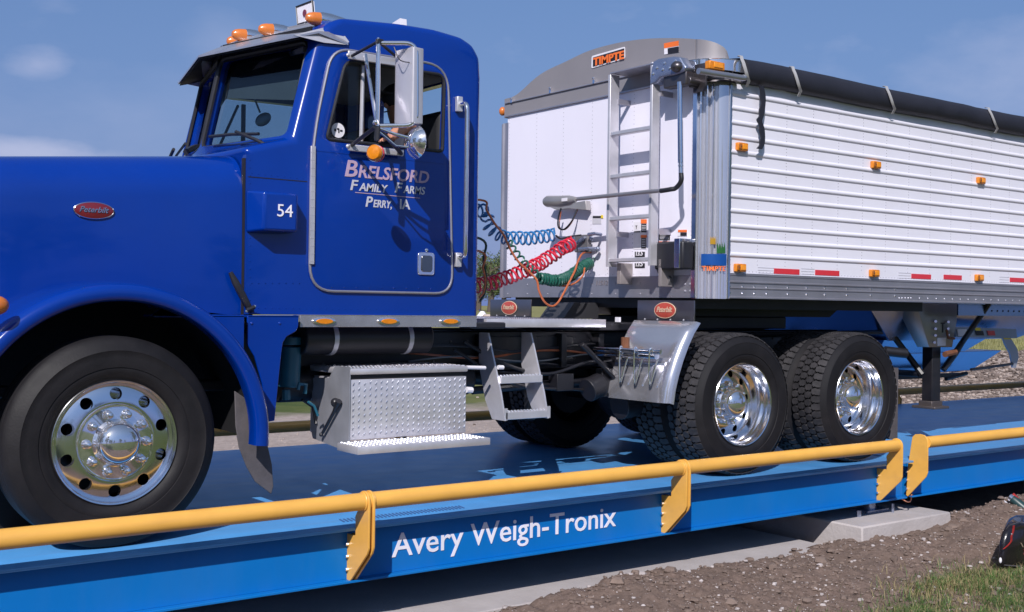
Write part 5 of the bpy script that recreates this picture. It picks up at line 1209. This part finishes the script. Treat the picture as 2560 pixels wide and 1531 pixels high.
MB().box((xs0 - .0, YT - .012, zt - .012), (XE, YT + .03, zbt + .02)).build('top_rail', M('shaded_rail', (.22, .21, .23), .5, .5), trl, bev=.004)
zm, hh = (ztp + zbt) / 2, (ztp - zbt) / 2
for (xa, ya), (xb, yb) in (((372, 142), (430, 262)), ((868, 252), (928, 365)), ((1408, 370), (1472, 478)), ((100, 75), (155, 205))):
    pts = []
    for k in range(13):
        t = k / 12; j = 3.6 + t * 5.2; i0 = min(8, int(j)); fr = j - i0; yo = TPR[i0][0] * (1 - fr) + TPR[i0 + 1][0] * fr - .044 - (.006 if t > .2 else 0); zo = TPR[i0][1] * (1 - fr) + TPR[i0 + 1][1] * fr + (.014 if t < .3 else 0); q = T3(xa + (xb - xa) * t, ya + (yb - ya) * t, yo); pts.append((q.x, yo, zo))
    pts.append((pts[-1][0], pts[-1][1] + .02, pts[-1][2] - .035)); w = .014
    MB().loft([[V(x - w, y, z), V(x + w, y, z), V(x + w, y + .006, z - .004), V(x - w, y + .006, z - .004)] for x, y, z in pts]).build('tarp_strap', M('strap_grey', (.50, .49, .50), .5, .3), trl)
sp = [T3(*p, YT - .06) for p in ((222, 245), (232, 300), (230, 350), (222, 400), (214, 430), (226, 470), (229, 520), (226, 550), (214, 578))]
cs_ = crom(sp, 5); MB().loft([[q + V(-.026 + (.006 * math.sin(i * .9)), 0, 0), q + V(.022, 0, 0), q + V(.022, .012, 0), q + V(-.026 + (.006 * math.sin(i * .9)), .012, 0)] for i, q in enumerate(cs_)]).build('loose_strap', TARP, trl)

# electrical box, gladhands
e = MB().box(ax(*c2z(2010, 890), XF - .13), ax(*c2z(1845, 640), XF - .02)); eb = e.build('junction_box', BLKP, trl, bev=.014)
MB().box((XF - .14, ax(*c2z(2065, 700), XF - .05).y, ax(*c2z(2050, 885), XF - .06).z), (XF - .001, ax(*c2z(2012, 700), XF - .05).y, ax(*c2z(2050, 600), XF - .06).z)).build('box_bracket', ALUP, trl, bev=.004)
MB().prism([ax(*c2z(*p), XF - .06) for p in ((1720, 735), (1760, 745), (1800, 850), (1890, 980), (1870, 1045), (1840, 1030), (1770, 930), (1720, 800))], (.03, 0, 0)).build('hose_hanger', M('hanger_grey', (.22, .21, .22), .5, .5), trl, bev=.005)
gh = MB().box(ax(*c2z(1105, 725), XF - .10), ax(*c2z(1015, 570), XF - .06)); gh.build('gladhand_box', M('box_grey', (.20, .19, .2), .5, .5), trl, bev=.006)
gh = MB()
for (a, b, c, d) in ((1000, 640, 1130, 570), (1020, 700, 1210, 700), (1110, 560, 1230, 560)): gh.tube([ax(*c2z(a, b), XF - .13), ax(*c2z((a + c) / 2, (b + d) / 2 - 8), XF - .12), ax(*c2z(c, d), XF - .03)], .014, 8)
gh.ball(ax(*c2z(1140, 600), XF - .08), .02, 8, 6).ball(ax(*c2z(1200, 700), XF - .05), .022, 8, 6); gh.build('gladhands', CAST, trl)

# under the body: gooseneck, landing leg, hopper
g = MB().box((6.05, 5.85, 1.19), (8.9, 8.0, fb + .003)).xz([(6.3, 1.19), (8.3, 1.19), (8.2, 1.13), (6.5, 1.13)], 6.3, 7.6); g.build('gooseneck', BLK, trl)
MB().prism([at(1500, 757, 6.9), at(1436, 757, 6.9), at(1408, 797, 6.9), at(1495, 797, 6.9)], (.0, .3, 0)).build('skid_plate', M('skid_grey', (.07, .07, .08), .4, .5), trl)
LY = 6.02; L7 = lambda x, y, Y=LY: at(2160 + x / 3.905, 720 + y / 3.905, Y)
bk = [L7(520, 148), L7(912, 150), L7(905, 330), L7(880, 470), L7(862, 580), L7(645, 580), L7(600, 440)]
bko = MB().prism(bk, (0, .012, 0)).prism([bk[0], bk[6], bk[5], bk[5] + V(-.04, .10, 0), bk[6] + V(-.06, .12, 0), bk[0] + V(-.10, .16, 0)], (-.01, .0, 0)).build('leg_bracket', M('leg_plate', (.42, .40, .41), .38, .85, 0, .1, 6, dirt=.3, dcol=(.25, .23, .23)), trl, bev=.003)
bo = MB()
for x, y in ((700, 328), (700, 400), (698, 465), (690, 533), (825, 333), (823, 400), (823, 460)): bo.cyl(L7(x, y, LY - .03), L7(x, y, LY), .013, 8)
fuse(bko, bo.build('leg_bolts', CHR, bko))
MB().box(L7(718, 568, LY - .006), L7(795, 487, LY - .001)).build('leg_label', WHTL, bko)
MB().box(L7(752, 352, LY - .004), L7(790, 340, LY - .001)).box(L7(764, 437, LY - .004), L7(774, 352, LY - .001)).build('jack_mark', BLKL, bko)
a, b = L7(590, 575, LY), L7(762, 1135, LY)
lg = MB().box((L7(680, 800).x, LY + .014, b.z), (L7(762, 800).x, LY + .12, a.z + .1)); lgo = lg.build('landing_leg', BLK, trl, bev=.006)
fo = L7(600, 1190, LY - .08); MB().box((L7(680, 800).x - .05, LY - .05, b.z - .04), (b.x + .04, LY + .19, b.z - .015)).box((L7(680, 800).x - .02, LY - .0, b.z - .02), (b.x + .01, LY + .14, b.z + .03)).build('leg_foot', M('leg_foot_steel', (.13, .11, .11), .5, .6), lgo, bev=.006)
g = MB().box((a.x, 7.7, b.z), (b.x - .03, 7.85, a.z + .3)).cyl(V(a.x + .07, LY + .1, .62), V(a.x + .07, 7.7, .62), .03, 8); g.build('far_leg', BLK, trl)
br3 = MB().tube([L7(1222, 150, 5.76), L7(1100, 330, 5.85), L7(960, 530, LY), L7(890, 640, LY), L7(770, 800, LY + .05)], [.026, .026, .026, .03, .03], 8).build('leg_brace', BLK, trl)
br3 = MB().tube([L7(60, 170, LY + .3), L7(430, 660, LY + .2), L7(570, 850, LY + .06)], [.028, .028, .03], 8).build('leg_brace', BLK, trl)
MB().tube([L7(805, 410, LY - .06), L7(822, 490, LY - .06), L7(880, 495, LY - .05)], .012, 8).tube([L7(790, 650, LY - .05), L7(890, 625, LY - .04)], .028, 8).build('crank', RUST, trl)
HOP = M('polished_hopper', (.36, .45, .66), .24, 1, 0, .1, 3, rvar=.1, bump=.05, bscale=6)  # blue of the mirrored deck is put into the metal colour
h = MB(); hx0, hx1, hz = 8.45, 14.6, 1.255
h.add([(hx0, 6.10, hz), (12.6, 6.10, hz), (12.6, 8.06, hz), (hx0, 8.06, hz), (9.0, 6.25, .92), (11.15, 6.25, .93), (11.15, 7.6, .93), (9.0, 7.6, .92)], [(0, 1, 2, 3), (4, 7, 6, 5), (0, 4, 5, 1), (1, 5, 6, 2), (2, 6, 7, 3), (3, 7, 4, 0)])
h.add([(8.95, 6.27, .925), (10.62, 6.27, .925), (10.62, 7.6, .925), (8.95, 7.6, .925), (9.05, 6.42, .79), (10.5, 6.42, .80), (10.5, 7.4, .80), (9.05, 7.4, .79)], [(0, 1, 2, 3), (4, 7, 6, 5), (0, 4, 5, 1), (1, 5, 6, 2), (2, 6, 7, 3), (3, 7, 4, 0)])
h.build('hopper', HOP, trl, ang=30)
hb_ = MB().box((at(2396, 765, 5.785).x, 5.785, 1.16), (12.2, 5.80, 1.262)); HSK = hb_.build('hopper_skirt', HOP, trl)
hr = MB(); X = 9.9
while X < 12: hr.dome((X, 5.785, 1.205), (0, -1, 0), .011); X += .095
fuse(HSK, hr.build('hopper_rivets', BLK, trl))
hq = MB().add([(9.0, 6.42, .79), (11.2, 6.42, .80), (11.2, 7.4, .80), (9.0, 7.4, .79), (9.1, 6.62, .565), (10.95, 6.62, .585), (10.95, 7.2, .585), (9.1, 7.2, .565)], [(0, 1, 2, 3), (4, 7, 6, 5), (0, 4, 5, 1), (1, 5, 6, 2), (2, 6, 7, 3), (3, 7, 4, 0)]).build('hopper_chute', HOP, trl, bev=.01)
MB().box((9.4, 6.52, .535), (10.6, 6.56, .575)).build('trap_rail', BLK, trl)
hd2 = [at(2387, 818, 6.08), at(2540, 823, 6.08), at(2543, 846, 6.08), at(2390, 843, 6.08)]
dp = MB().prism(hd2, (0, .02, 0)).build('decal_panel', M('panel_blue_grey', (.30, .33, .42), .3, .6), trl)
for (a, b, c, d, mt) in ((905, 403, 1000, 470, WHTL), (1075, 388, 1130, 418, M('yellow_label', (.8, .6, .05), .5)), (1085, 420, 1160, 465, BLKL), (1200, 418, 1270, 465, REDT)):
    MB().prism([L7(a, b, 6.075), L7(c, b + 1, 6.075), L7(c + 12, d, 6.075), L7(a + 14, d, 6.075)], (0, -.003, 0)).build('decal', mt, dp)
ha = [L7(1345, 460, 6.1), L7(1415, 458, 6.1), L7(1500, 600, 6.1), L7(1512, 680, 6.1), L7(1485, 780, 6.1), L7(1455, 780, 6.1), L7(1430, 640, 6.1), L7(1385, 560, 6.1)]
tl_ = MB().prism(ha, (0, .02, 0)).build('trap_lever', M('lever_steel', (.40, .42, .50), .4, .6), trl, bev=.003)
MB().prism([L7(1348, 460, 6.095), L7(1413, 460, 6.095), L7(1436, 503, 6.095), L7(1367, 503, 6.095)], (0, -.002, 0)).build('lever_label', M('yellow_label', (.8, .6, .05), .5), tl_)
MB().cyl(L7(1045, 798, 6.1), L7(1450, 742, 6.1), .014, 8).build('trap_rod', BLK, trl)
MB().cyl(L7(800, 890, 6.3), L7(1000, 835, 6.3), .02, 8).build('trap_crank', BLK, trl)
MB().tube([V(9.5, 6.25, 1.0), V(9.0, 6.25, 1.0), V(6.9, 6.3, .98)], .02, 8).build('air_line', BLK, trl)
for x in (16.0, 17.25):
    for yy, sgn in ((5.66, 1), (8.2, -1)):
        MB().lathe((x, .51), [(0, yy + sgn * .1), (.28, yy + sgn * .1), (.29, yy), (.42, yy - sgn * .02), (.49, yy + sgn * .01), (.51, yy + sgn * .03), (.51, yy + sgn * .24), (.49, yy + sgn * .27), (0, yy + sgn * .27)], 48).build('wheel', RUB, trl)

# ================================================================== HOSES between truck and trailer
def coil(pts, r, turns, hr_, name, mat, label, group='coiled hoses and cables between cab and trailer', taper=None):
    p = crom(pts, 10); n = len(p); L = [0]
    for i in range(1, n): L.append(L[-1] + (p[i] - p[i - 1]).length)
    tot = L[-1]; out = []; steps = turns * 12; u = None
    for s in range(steps + 1):
        d = tot * s / steps; i = max(1, min(n - 1, next((k for k in range(n) if L[k] >= d), n - 1))); t = (d - L[i - 1]) / max(1e-6, L[i] - L[i - 1])
        q = p[i - 1].lerp(p[i], max(0, min(1, t))); tg = (p[i] - p[i - 1]).normalized()
        if u is None: u = tg.cross(V(0, 1, 0)).normalized()
        u = (u - tg * u.dot(tg)).normalized(); w = tg.cross(u); a = 6.283185 * s / 12
        rr = r * (taper(s / steps) if taper else 1) * (1 + .07 * math.sin(s * .37))
        out.append(q + (u * math.cos(a) + w * math.sin(a)) * rr)
    o = MB().tube([p[0]] + out + [p[-1]], hr_, 7).build(name, mat); return tag(o, label, 'air hose', group)
HYs = 6.86
hq = lambda x, y, Y=HYs: at(*c2z(x, y), Y)
coil([V(4.2, 6.8, 1.80), hq(85, 330), hq(140, 440), hq(220, 540), hq(320, 590), hq(450, 595), hq(600, 592), hq(700, 575), hq(790, 560)], .047, 26, .0085, 'air_hose', HB, 'blue coiled air hose hanging between cab and trailer')
MB_ = MB().tube(crom([hq(800, 570), hq(850, 600), hq(930, 580), hq(1040, 565, 6.9)]), .007, 6).build('hose_tail', BLKL); adopt(MB_, bpy.data.objects['air_hose'])
coil([V(4.2, 6.7, 1.24), hq(90, 1040, 6.75), hq(200, 1020, 6.75), hq(350, 965, 6.75), hq(520, 900, 6.75), hq(700, 805, 6.8), hq(850, 700, 6.8), hq(960, 640, 6.85)], .049, 33, .0088, 'air_hose', HR, 'red coiled air hose rising from cab to trailer')
coil([hq(640, 975, 6.7), hq(720, 990, 6.7), hq(820, 1000, 6.7), hq(930, 960, 6.75), hq(1040, 880, 6.8), hq(1130, 830, 6.85)], .037, 26, .0105, 'electric_cable', HG, 'thick green coiled cable sagging below the red hose', taper=lambda t: 1)
g1 = coil([hq(345, 640, 6.72), hq(400, 720, 6.72), hq(460, 800, 6.72), hq(530, 870, 6.72), hq(640, 975, 6.7)], .030, 7, .0075, 'cable_stretch', HG, 'stretched loose turns of the green cable crossing the red hose')
g1.name = 'electric_cable'; del g1['label'], g1['category'], g1['group']; adopt(g1, bpy.data.objects['electric_cable']); g1.name = 'stretched_coil'
o = MB().tube(crom([hq(1130, 830, 6.85), hq(1180, 770, 6.9), hq(1232, 715, 6.95)]), [.011] * 17, 8).build('cable_plug', M('pale_green', (.3, .45, .4), .4)); adopt(o, bpy.data.objects['electric_cable'])
o = MB().tube(crom([V(4.18, 6.75, 1.9), hq(78, 230, 6.72), hq(140, 330, 6.7), hq(220, 460, 6.7), hq(300, 560, 6.7), hq(350, 670, 6.69), hq(400, 760, 6.69), hq(470, 850, 6.68), hq(560, 930, 6.68), hq(620, 1000, 6.66), hq(640, 1100, 6.66), hq(690, 1200, 6.66), hq(760, 1245, 6.66), hq(820, 1210, 6.66), hq(880, 1110, 6.66), hq(930, 1010, 6.68), hq(985, 900, 6.72), hq(1010, 820, 6.78), hq(1060, 740, 6.85), hq(1160, 730, 6.95)], 7), .0082, 7).build('electric_cable', HO)
tag(o, 'thin orange cable running from cab, looping under the trailer nose', 'cable', 'coiled hoses and cables between cab and trailer')
o = MB().tube(crom([hq(820, 1045, 6.7), hq(900, 1050, 6.7), hq(990, 1020, 6.7), hq(1060, 950, 6.72), hq(1075, 880, 6.75)]), .007, 7).build('cable_loop', HO); adopt(o, bpy.data.objects['electric_cable.001'])
o = MB().tube(crom([V(4.18, 6.7, 1.7), hq(80, 600, 6.55), hq(110, 800, 6.55), hq(135, 980, 6.55), hq(120, 1120, 6.55), hq(75, 1200, 6.55)]), .009, 7).build('air_line', M('dark_green_line', (.01, .04, .035), .4)); tag(o, 'dark green line hanging close behind the cab', 'air hose')
o = MB().tube(crom([V(4.18, 6.7, 1.6), hq(75, 720, 6.52), hq(105, 880, 6.52), hq(128, 1000, 6.52), hq(110, 1110, 6.52), hq(70, 1160, 6.52)]), .008, 7).build('air_line', HO); tag(o, 'orange line hanging close behind the cab', 'air hose')

# ================================================================== THE DRIVER
def skin(name, pts, edges, rad, mat, parent=None, sub=2):
    me = bpy.data.meshes.new(name); me.from_pydata([tuple(p) for p in pts], edges, []); o = bpy.data.objects.new(name, me); SC.collection.objects.link(o)
    m = o.modifiers.new('skin', 'SKIN'); m.use_smooth_shade = True
    for i, r in enumerate(rad):
        v = me.skin_vertices[0].data[i]; v.radius = (r, r) if not isinstance(r, tuple) else r; v.use_root = (i == 0)
    s = o.modifiers.new('sub', 'SUBSURF'); s.levels = sub; s.render_levels = sub; me.materials.append(mat)
    if parent is not None: adopt(o, parent)
    return o
drv = thing('person', 'driver in dark shirt and cap sitting at the open cab window, elbow on the sill', 'person', (3.74, 6.22, 1.6))
P = [V(3.74, 6.22, 1.72), V(3.78, 6.22, 1.95), V(3.80, 6.22, 2.16), V(3.79, 6.22, 2.27), V(3.77, 6.22, 2.36), V(3.755, 6.22, 2.46), V(3.76, 6.22, 2.535),
     V(3.79, 6.06, 2.24), V(3.74, 5.97, 2.13), at(1022, 312, 5.93), at(1003, 322, 5.87), at(984, 338, 5.845), at(972, 348, 5.84),
     V(3.79, 6.38, 2.24), V(3.66, 6.44, 2.05), V(3.45, 6.38, 2.03), V(3.32, 6.34, 2.10),
     V(3.72, 6.14, 1.70), V(3.38, 6.12, 1.72), V(3.25, 6.12, 1.42), V(3.72, 6.32, 1.70), V(3.38, 6.34, 1.72), V(3.25, 6.34, 1.42)]
E_ = [(0, 1), (1, 2), (2, 3), (3, 4), (4, 5), (5, 6), (2, 7), (7, 8), (8, 9), (9, 10), (10, 11), (11, 12), (2, 13), (13, 14), (14, 15), (15, 16), (0, 17), (17, 18), (18, 19), (0, 20), (20, 21), (21, 22)]
Rr = [.15, .145, .15, .06, .078, .092, .07, .062, .055, .048, .040, .034, .028, .062, .05, .04, .035, .08, .065, .05, .08, .065, .05]
skin('body', P, E_, Rr, SKIN, drv)
SP = P[0:3] + [V(3.79, 6.22, 2.25)] + P[7:9] + [at(1030, 306, 5.95)] + P[13:15]
skin('shirt', SP, [(0, 1), (1, 2), (2, 3), (2, 4), (4, 5), (5, 6), (2, 7), (7, 8)], [.165, .16, .165, .075, .078, .07, .062, .078, .066], SHIRT, drv)
HD = at(972, 348, 5.84) - V(3.43, 5.91, 2.125); hnd = [V(3.45, 5.905, 2.125)]; ed = []; rd = [.026]
for k, (dy, L) in enumerate(((-.02, .055), (-.007, .065), (.006, .06), (.019, .05))):
    b_ = len(hnd); hnd += [V(3.42, 5.90 + dy * 1.1, 2.125), V(3.42 - L * .55, 5.90 + dy * 1.3, 2.12), V(3.42 - L, 5.90 + dy * 1.3, 2.10)]; ed += [(0, b_), (b_, b_ + 1), (b_ + 1, b_ + 2)]; rd += [.010, .0085, .0075]
b_ = len(hnd); hnd += [V(3.44, 5.875, 2.135), V(3.415, 5.865, 2.13)]; ed += [(0, b_), (b_, b_ + 1)]; rd += [.011, .009]
skin('hand', [h_ + HD for h_ in hnd], ed, rd, SKIN, drv)
c = MB().ball(V(3.755, 6.22, 2.50), .105, 16, 10, (1.08, .9, .85)).box((3.58, 6.15, 2.50), (3.68, 6.29, 2.512)); c.build('cap', CAPM, drv)
fc = MB().ball(V(3.668, 6.22, 2.44), .014, 8, 6, (1.3, .8, 1.4)).ball(V(3.76, 6.125, 2.45), .02, 8, 6, (.8, .35, 1.2)).ball(V(3.76, 6.315, 2.45), .02, 8, 6, (.8, .35, 1.2)); fc.build('face_features', SKIN, drv)
fc = MB().ball(V(3.672, 6.188, 2.465), .008, 8, 6).ball(V(3.672, 6.252, 2.465), .008, 8, 6).box((3.664, 6.195, 2.398), (3.672, 6.245, 2.404)); fc.build('eyes_and_mouth', BLKL, drv)

# ================================================================== BACKGROUND
def leafball(mb, c, r, n, s):
    for i in range(n):
        a, b = random.random() * 6.283, math.acos(random.uniform(-1, 1)); q = r * random.random() ** .45
        p = c + V(math.sin(b) * math.cos(a) * q, math.sin(b) * math.sin(a) * q, math.cos(b) * q * .85); t = Matrix.Rotation(random.random() * 6.28, 3, V(random.random() - .5, random.random() - .5, random.random() - .5).normalized())
        mb.add([p + t @ V(-s, 0, 0), p + t @ V(0, -s * .5, .0), p + t @ V(s, 0, 0), p + t @ V(0, s * .6, 0)], [(0, 1, 2, 3)])
LEAF = M('tree_leaf', (.075, .105, .03), .7, 0, 0, .35, .5); BARK = M('bark', (.09, .07, .055), .9)
def tree(x, y, h, w, label, seed):
    random.seed(seed); g = gz(x, y); t = thing('tree', label, 'tree', (x, y, g), 'trees beyond the field')
    m = MB(); tp = [V(x, y, g - .2), V(x + .1, y, g + h * .3), V(x - .1, y, g + h * .55), V(x, y, g + h * .8)]; m.tube(crom(tp, 4), [w * .055 * (1 - .065 * i) for i in range(13)], 8)
    for k in range(7):
        a = k * 2.4; z = g + h * (.3 + .07 * k); m.tube([V(x, y, z), V(x + math.cos(a) * w * .22, y + math.sin(a) * w * .22, z + h * .13), V(x + math.cos(a) * w * .36, y + math.sin(a) * w * .36, z + h * .22)], [w * .022, w * .014, w * .006], 6)
    m.build('trunk', BARK, t)
    m = MB()
    for k in range(26):
        a = random.random() * 6.28; q = random.random() ** .6 * w * .40; zz_ = random.uniform(.32, .95); q *= math.sqrt(max(.05, 1 - ((zz_ - .55) / .5) ** 2))
        leafball(m, V(x + math.cos(a) * q, y + math.sin(a) * q, g + h * zz_), w * random.uniform(.09, .17), 150, w * .016)
    m.build('crown', LEAF, t, flat=True); return t
def far(px_, d): 
    r = dirn(px_, 765); return CAM.x + r.x * d, CAM.y + r.y * d
x, y = far(1226, 120); tree(x, y, 6.6, 7.0, 'round leafy tree seen between the cab and the trailer nose', 3)
x, y = far(1258, 128); tree(x, y, 5.9, 6.5, 'lower tree half hidden behind the white trailer nose', 5)
x, y = far(1196, 135); tree(x, y, 5.6, 6.5, 'low tree whose edge shows against the blue cab', 6)
x, y = far(620, 210); tree(x, y, 4.5, 7, 'far low tree hidden beyond the hood', 8)
x, y = far(1310, 150); g = gz(x, y)
b = thing('white_shed', 'long low white building on the horizon under the trailer nose', 'building', (x, y, g)); dr = (Rt * 1).normalized(); dr.z = 0; dr.normalize(); fw_ = V(Fw.x, Fw.y, 0)
x, y = -14, -34; tb0 = tree(x, y, 11, 11, 'tall tree of the row behind the photographer, mirrored in the chrome', 11)
tb0['group'] = 'trees mirrored in the chrome'
for i, (x2, y2, rz_, sc_) in enumerate(((-34, -30, 1, 1.1), (-24, -40, 2, .9), (-4, -38, 3, 1.15), (5, -33, 4, .85), (22, -42, 5, 1.2), (31, -36, .5, 1.0), (48, -40, 1.5, 1.1), (-46, -14, 2.5, 1.0), (-50, 4, 3.5, 1.2), (-44, 20, 4.5, .9))):
    c_ = tb0.copy(); SC.collection.objects.link(c_); c_.location = (x2, y2, -.6); c_.rotation_euler = (0, 0, rz_); c_.scale = (sc_, sc_, sc_)
    for ch in tb0.children: d_ = ch.copy(); SC.collection.objects.link(d_); d_.parent = c_
def qbox(c, w, d, z0, z1): c = Vector(c); return MB().prism([c - dr * w, c + dr * w, c + dr * w + fw_ * d, c - dr * w + fw_ * d], (0, 0, z1 - z0))
qbox((x, y, g - .3), 2.75, 3, 0, 1.15).build('wall', M('white_metal_wall', (.8, .8, .82), .5, 0, 0, .04, 2), b)
qbox((x, y, g + .85), 2.8, 3.1, 0, .05).build('roof', M('pale_roof', (.6, .6, .62), .5), b)
qbox((x - dr.x * .7 - fw_.x * .03, y - dr.y * .7 - fw_.y * .03, g + .1), .6, .02, 0, .5).build('door', M('grey_door', (.4, .4, .42), .6), b)
x, y = far(1228, 60); g = gz(x, y)
b = MB(); rings = []
for k in range(5):
    r_ = 1.5 * (1 - k / 5.2) ; rings.append([V(x + math.cos(t * .5236) * r_ * (1 + .1 * math.sin(t * 2.1 + k)), y + math.sin(t * .5236) * r_, g - .1 + k * .27) for t in range(12)])
b.loft(rings); o = b.build('dirt_mound', M('tan_mound', (.42, .34, .29), .95, 0, 0, .1, 1, bump=.5, bscale=3)); tag(o, 'pale tan dirt mound in the field behind the cab', 'dirt mound')
x, y = far(1206, 70); g = gz(x, y)
b = thing('grain_bin', 'small white tank in the field just behind the cab edge', 'tank', (x, y, g)); MB().lathe((x, y), [(0, g), (.55, g), (.55, g + .35), (.12, g + .9), (0, g + .92)], 24, 'z').build('tank_body', WHTL, b)
x, y = far(1765, 90); g = gz(x, y)
b = thing('farm_shed', 'distant green and tan shed glimpsed under the trailer', 'building', (x, y, g)); qbox((x, y, g - .2), 1.6, 2.5, 0, .95).build('wall', M('tan_wall', (.35, .28, .22), .7), b); qbox((x - dr.x * .8 - fw_.x * .05, y - dr.y * .8 - fw_.y * .05, g - .2), .85, .04, 0, .9).build('door', M('green_door', (.10, .28, .20), .6), b)

# ================================================================== BAG AND TORCH on the dirt, lower right
zg_ = -.565
bg_ = thing('tool_bag', 'glossy black rounded bag with red piping standing where dirt meets grass', 'bag', (7.2, 4.3, zg_))
pB = lambda x, y, Y: at(2374 + x / 4.945, 1180 + y / 4.945, Y)
q0 = pB(650, 1165, 4.2); 
prof = [(650, 1160), (655, 1050), (668, 880), (700, 760), (760, 670), (850, 625), (960, 625), (1060, 650), (1130, 760), (1150, 900), (1150, 1180)]
A0 = [pB(x, y, 4.20) for x, y in prof]; cA = sum(A0, V(0, 0, 0)) / len(A0)
m = MB().loft([[cA + (v - cA) * .90 + V(0, -.012, 0) for v in A0], [cA + (v - cA) * .985 + V(0, .0, 0) for v in A0], [cA + (v - cA) * 1.0 + V(0, .03, 0) for v in A0], [v + V(.25, .15, 0) for v in A0], [cA + (v - cA) * .95 + V(.29, .18, 0) for v in A0]])
bag = m.build('bag_body', M('glossy_black_nylon', (.010, .008, .010), .22, 0, .4, .2, 10, bump=.5, bscale=14), bg_, bev=.008)
def strip(pts, w, mat, nm):
    p = crom([pB(x, y, 4.183) for x, y in pts], 5); MB().loft([[v + V(-w, 0, 0), v + V(w, 0, 0), v + V(w, .006, 0), v + V(-w, .006, 0)] for v in p]).build(nm, mat, bg_)
RB = M('bag_red', (.30, .02, .02), .4, 0, 0, .2, 30)
strip([(800, 665), (790, 740), (770, 800), (765, 860), (720, 915), (672, 955)], .008, RB, 'red_piping'); strip([(930, 960), (945, 990), (935, 1020)], .012, RB, 'red_patch')
strip([(885, 880), (910, 930)], .004, M('bag_tan', (.35, .28, .2), .5), 'zip_pull'); strip([(975, 880), (985, 960)], .003, WHTL, 'zip'); strip([(770, 765), (776, 780)], .005, WHTL, 'bead')
MB().prism([pB(690, 1150, 4.17), pB(900, 1165, 4.17), pB(900, 1175, 4.17), pB(690, 1160, 4.17)], (0, .01, 0)).build('bag_base', FLAP, bg_)
w = MB().ball(pB(628, 1095, 4.17), .014, 10, 8, (.7, .7, 1.4)).build('buckle', WHTL, bg_)
tg = thing('hand_torch', 'dark green cylindrical tool with metal end lying on the dirt above the bag', 'tool', (8.6, 5.2, -.48))
a, b = pB(770, 330, 5.12), pB(1050, 560, 4.95)
MB().tube([a, a.lerp(b, .1), a.lerp(b, .5), b, b + (b - a) * .5], [.032, .038, .040, .034, .034], 14).build('torch_body', M('dark_green_plastic', (.015, .045, .05), .4), tg)
MB().tube([a + (a - b) * .12, a], [.026, .033], 14).build('torch_ring', CHR, tg)
MB().tube([a + V(.02, 0, .035), a.lerp(b, .28) + V(0, 0, .04)], [.012, .010], 8).build('red_switch', RB, tg)
o = MB().prism([pB(655, 385, 5.15), pB(690, 360, 5.17), pB(775, 425, 5.15), pB(765, 440, 5.13)], (0, .01, .004)).build('paper_scrap', WHTL); tag(o, 'scrap of white paper on the dirt beside the dark green tool', 'paper')
o = MB().tube(crom([az(2360 + x / 4.945, 1180 + y / 4.945, -.50) for x, y in ((760, 530), (800, 575), (880, 590), (960, 570), (970, 545), (880, 530))]), .005, 6).build('cable', BLKL); tag(o, 'thin black cable loop on the dirt above the bag', 'cable')
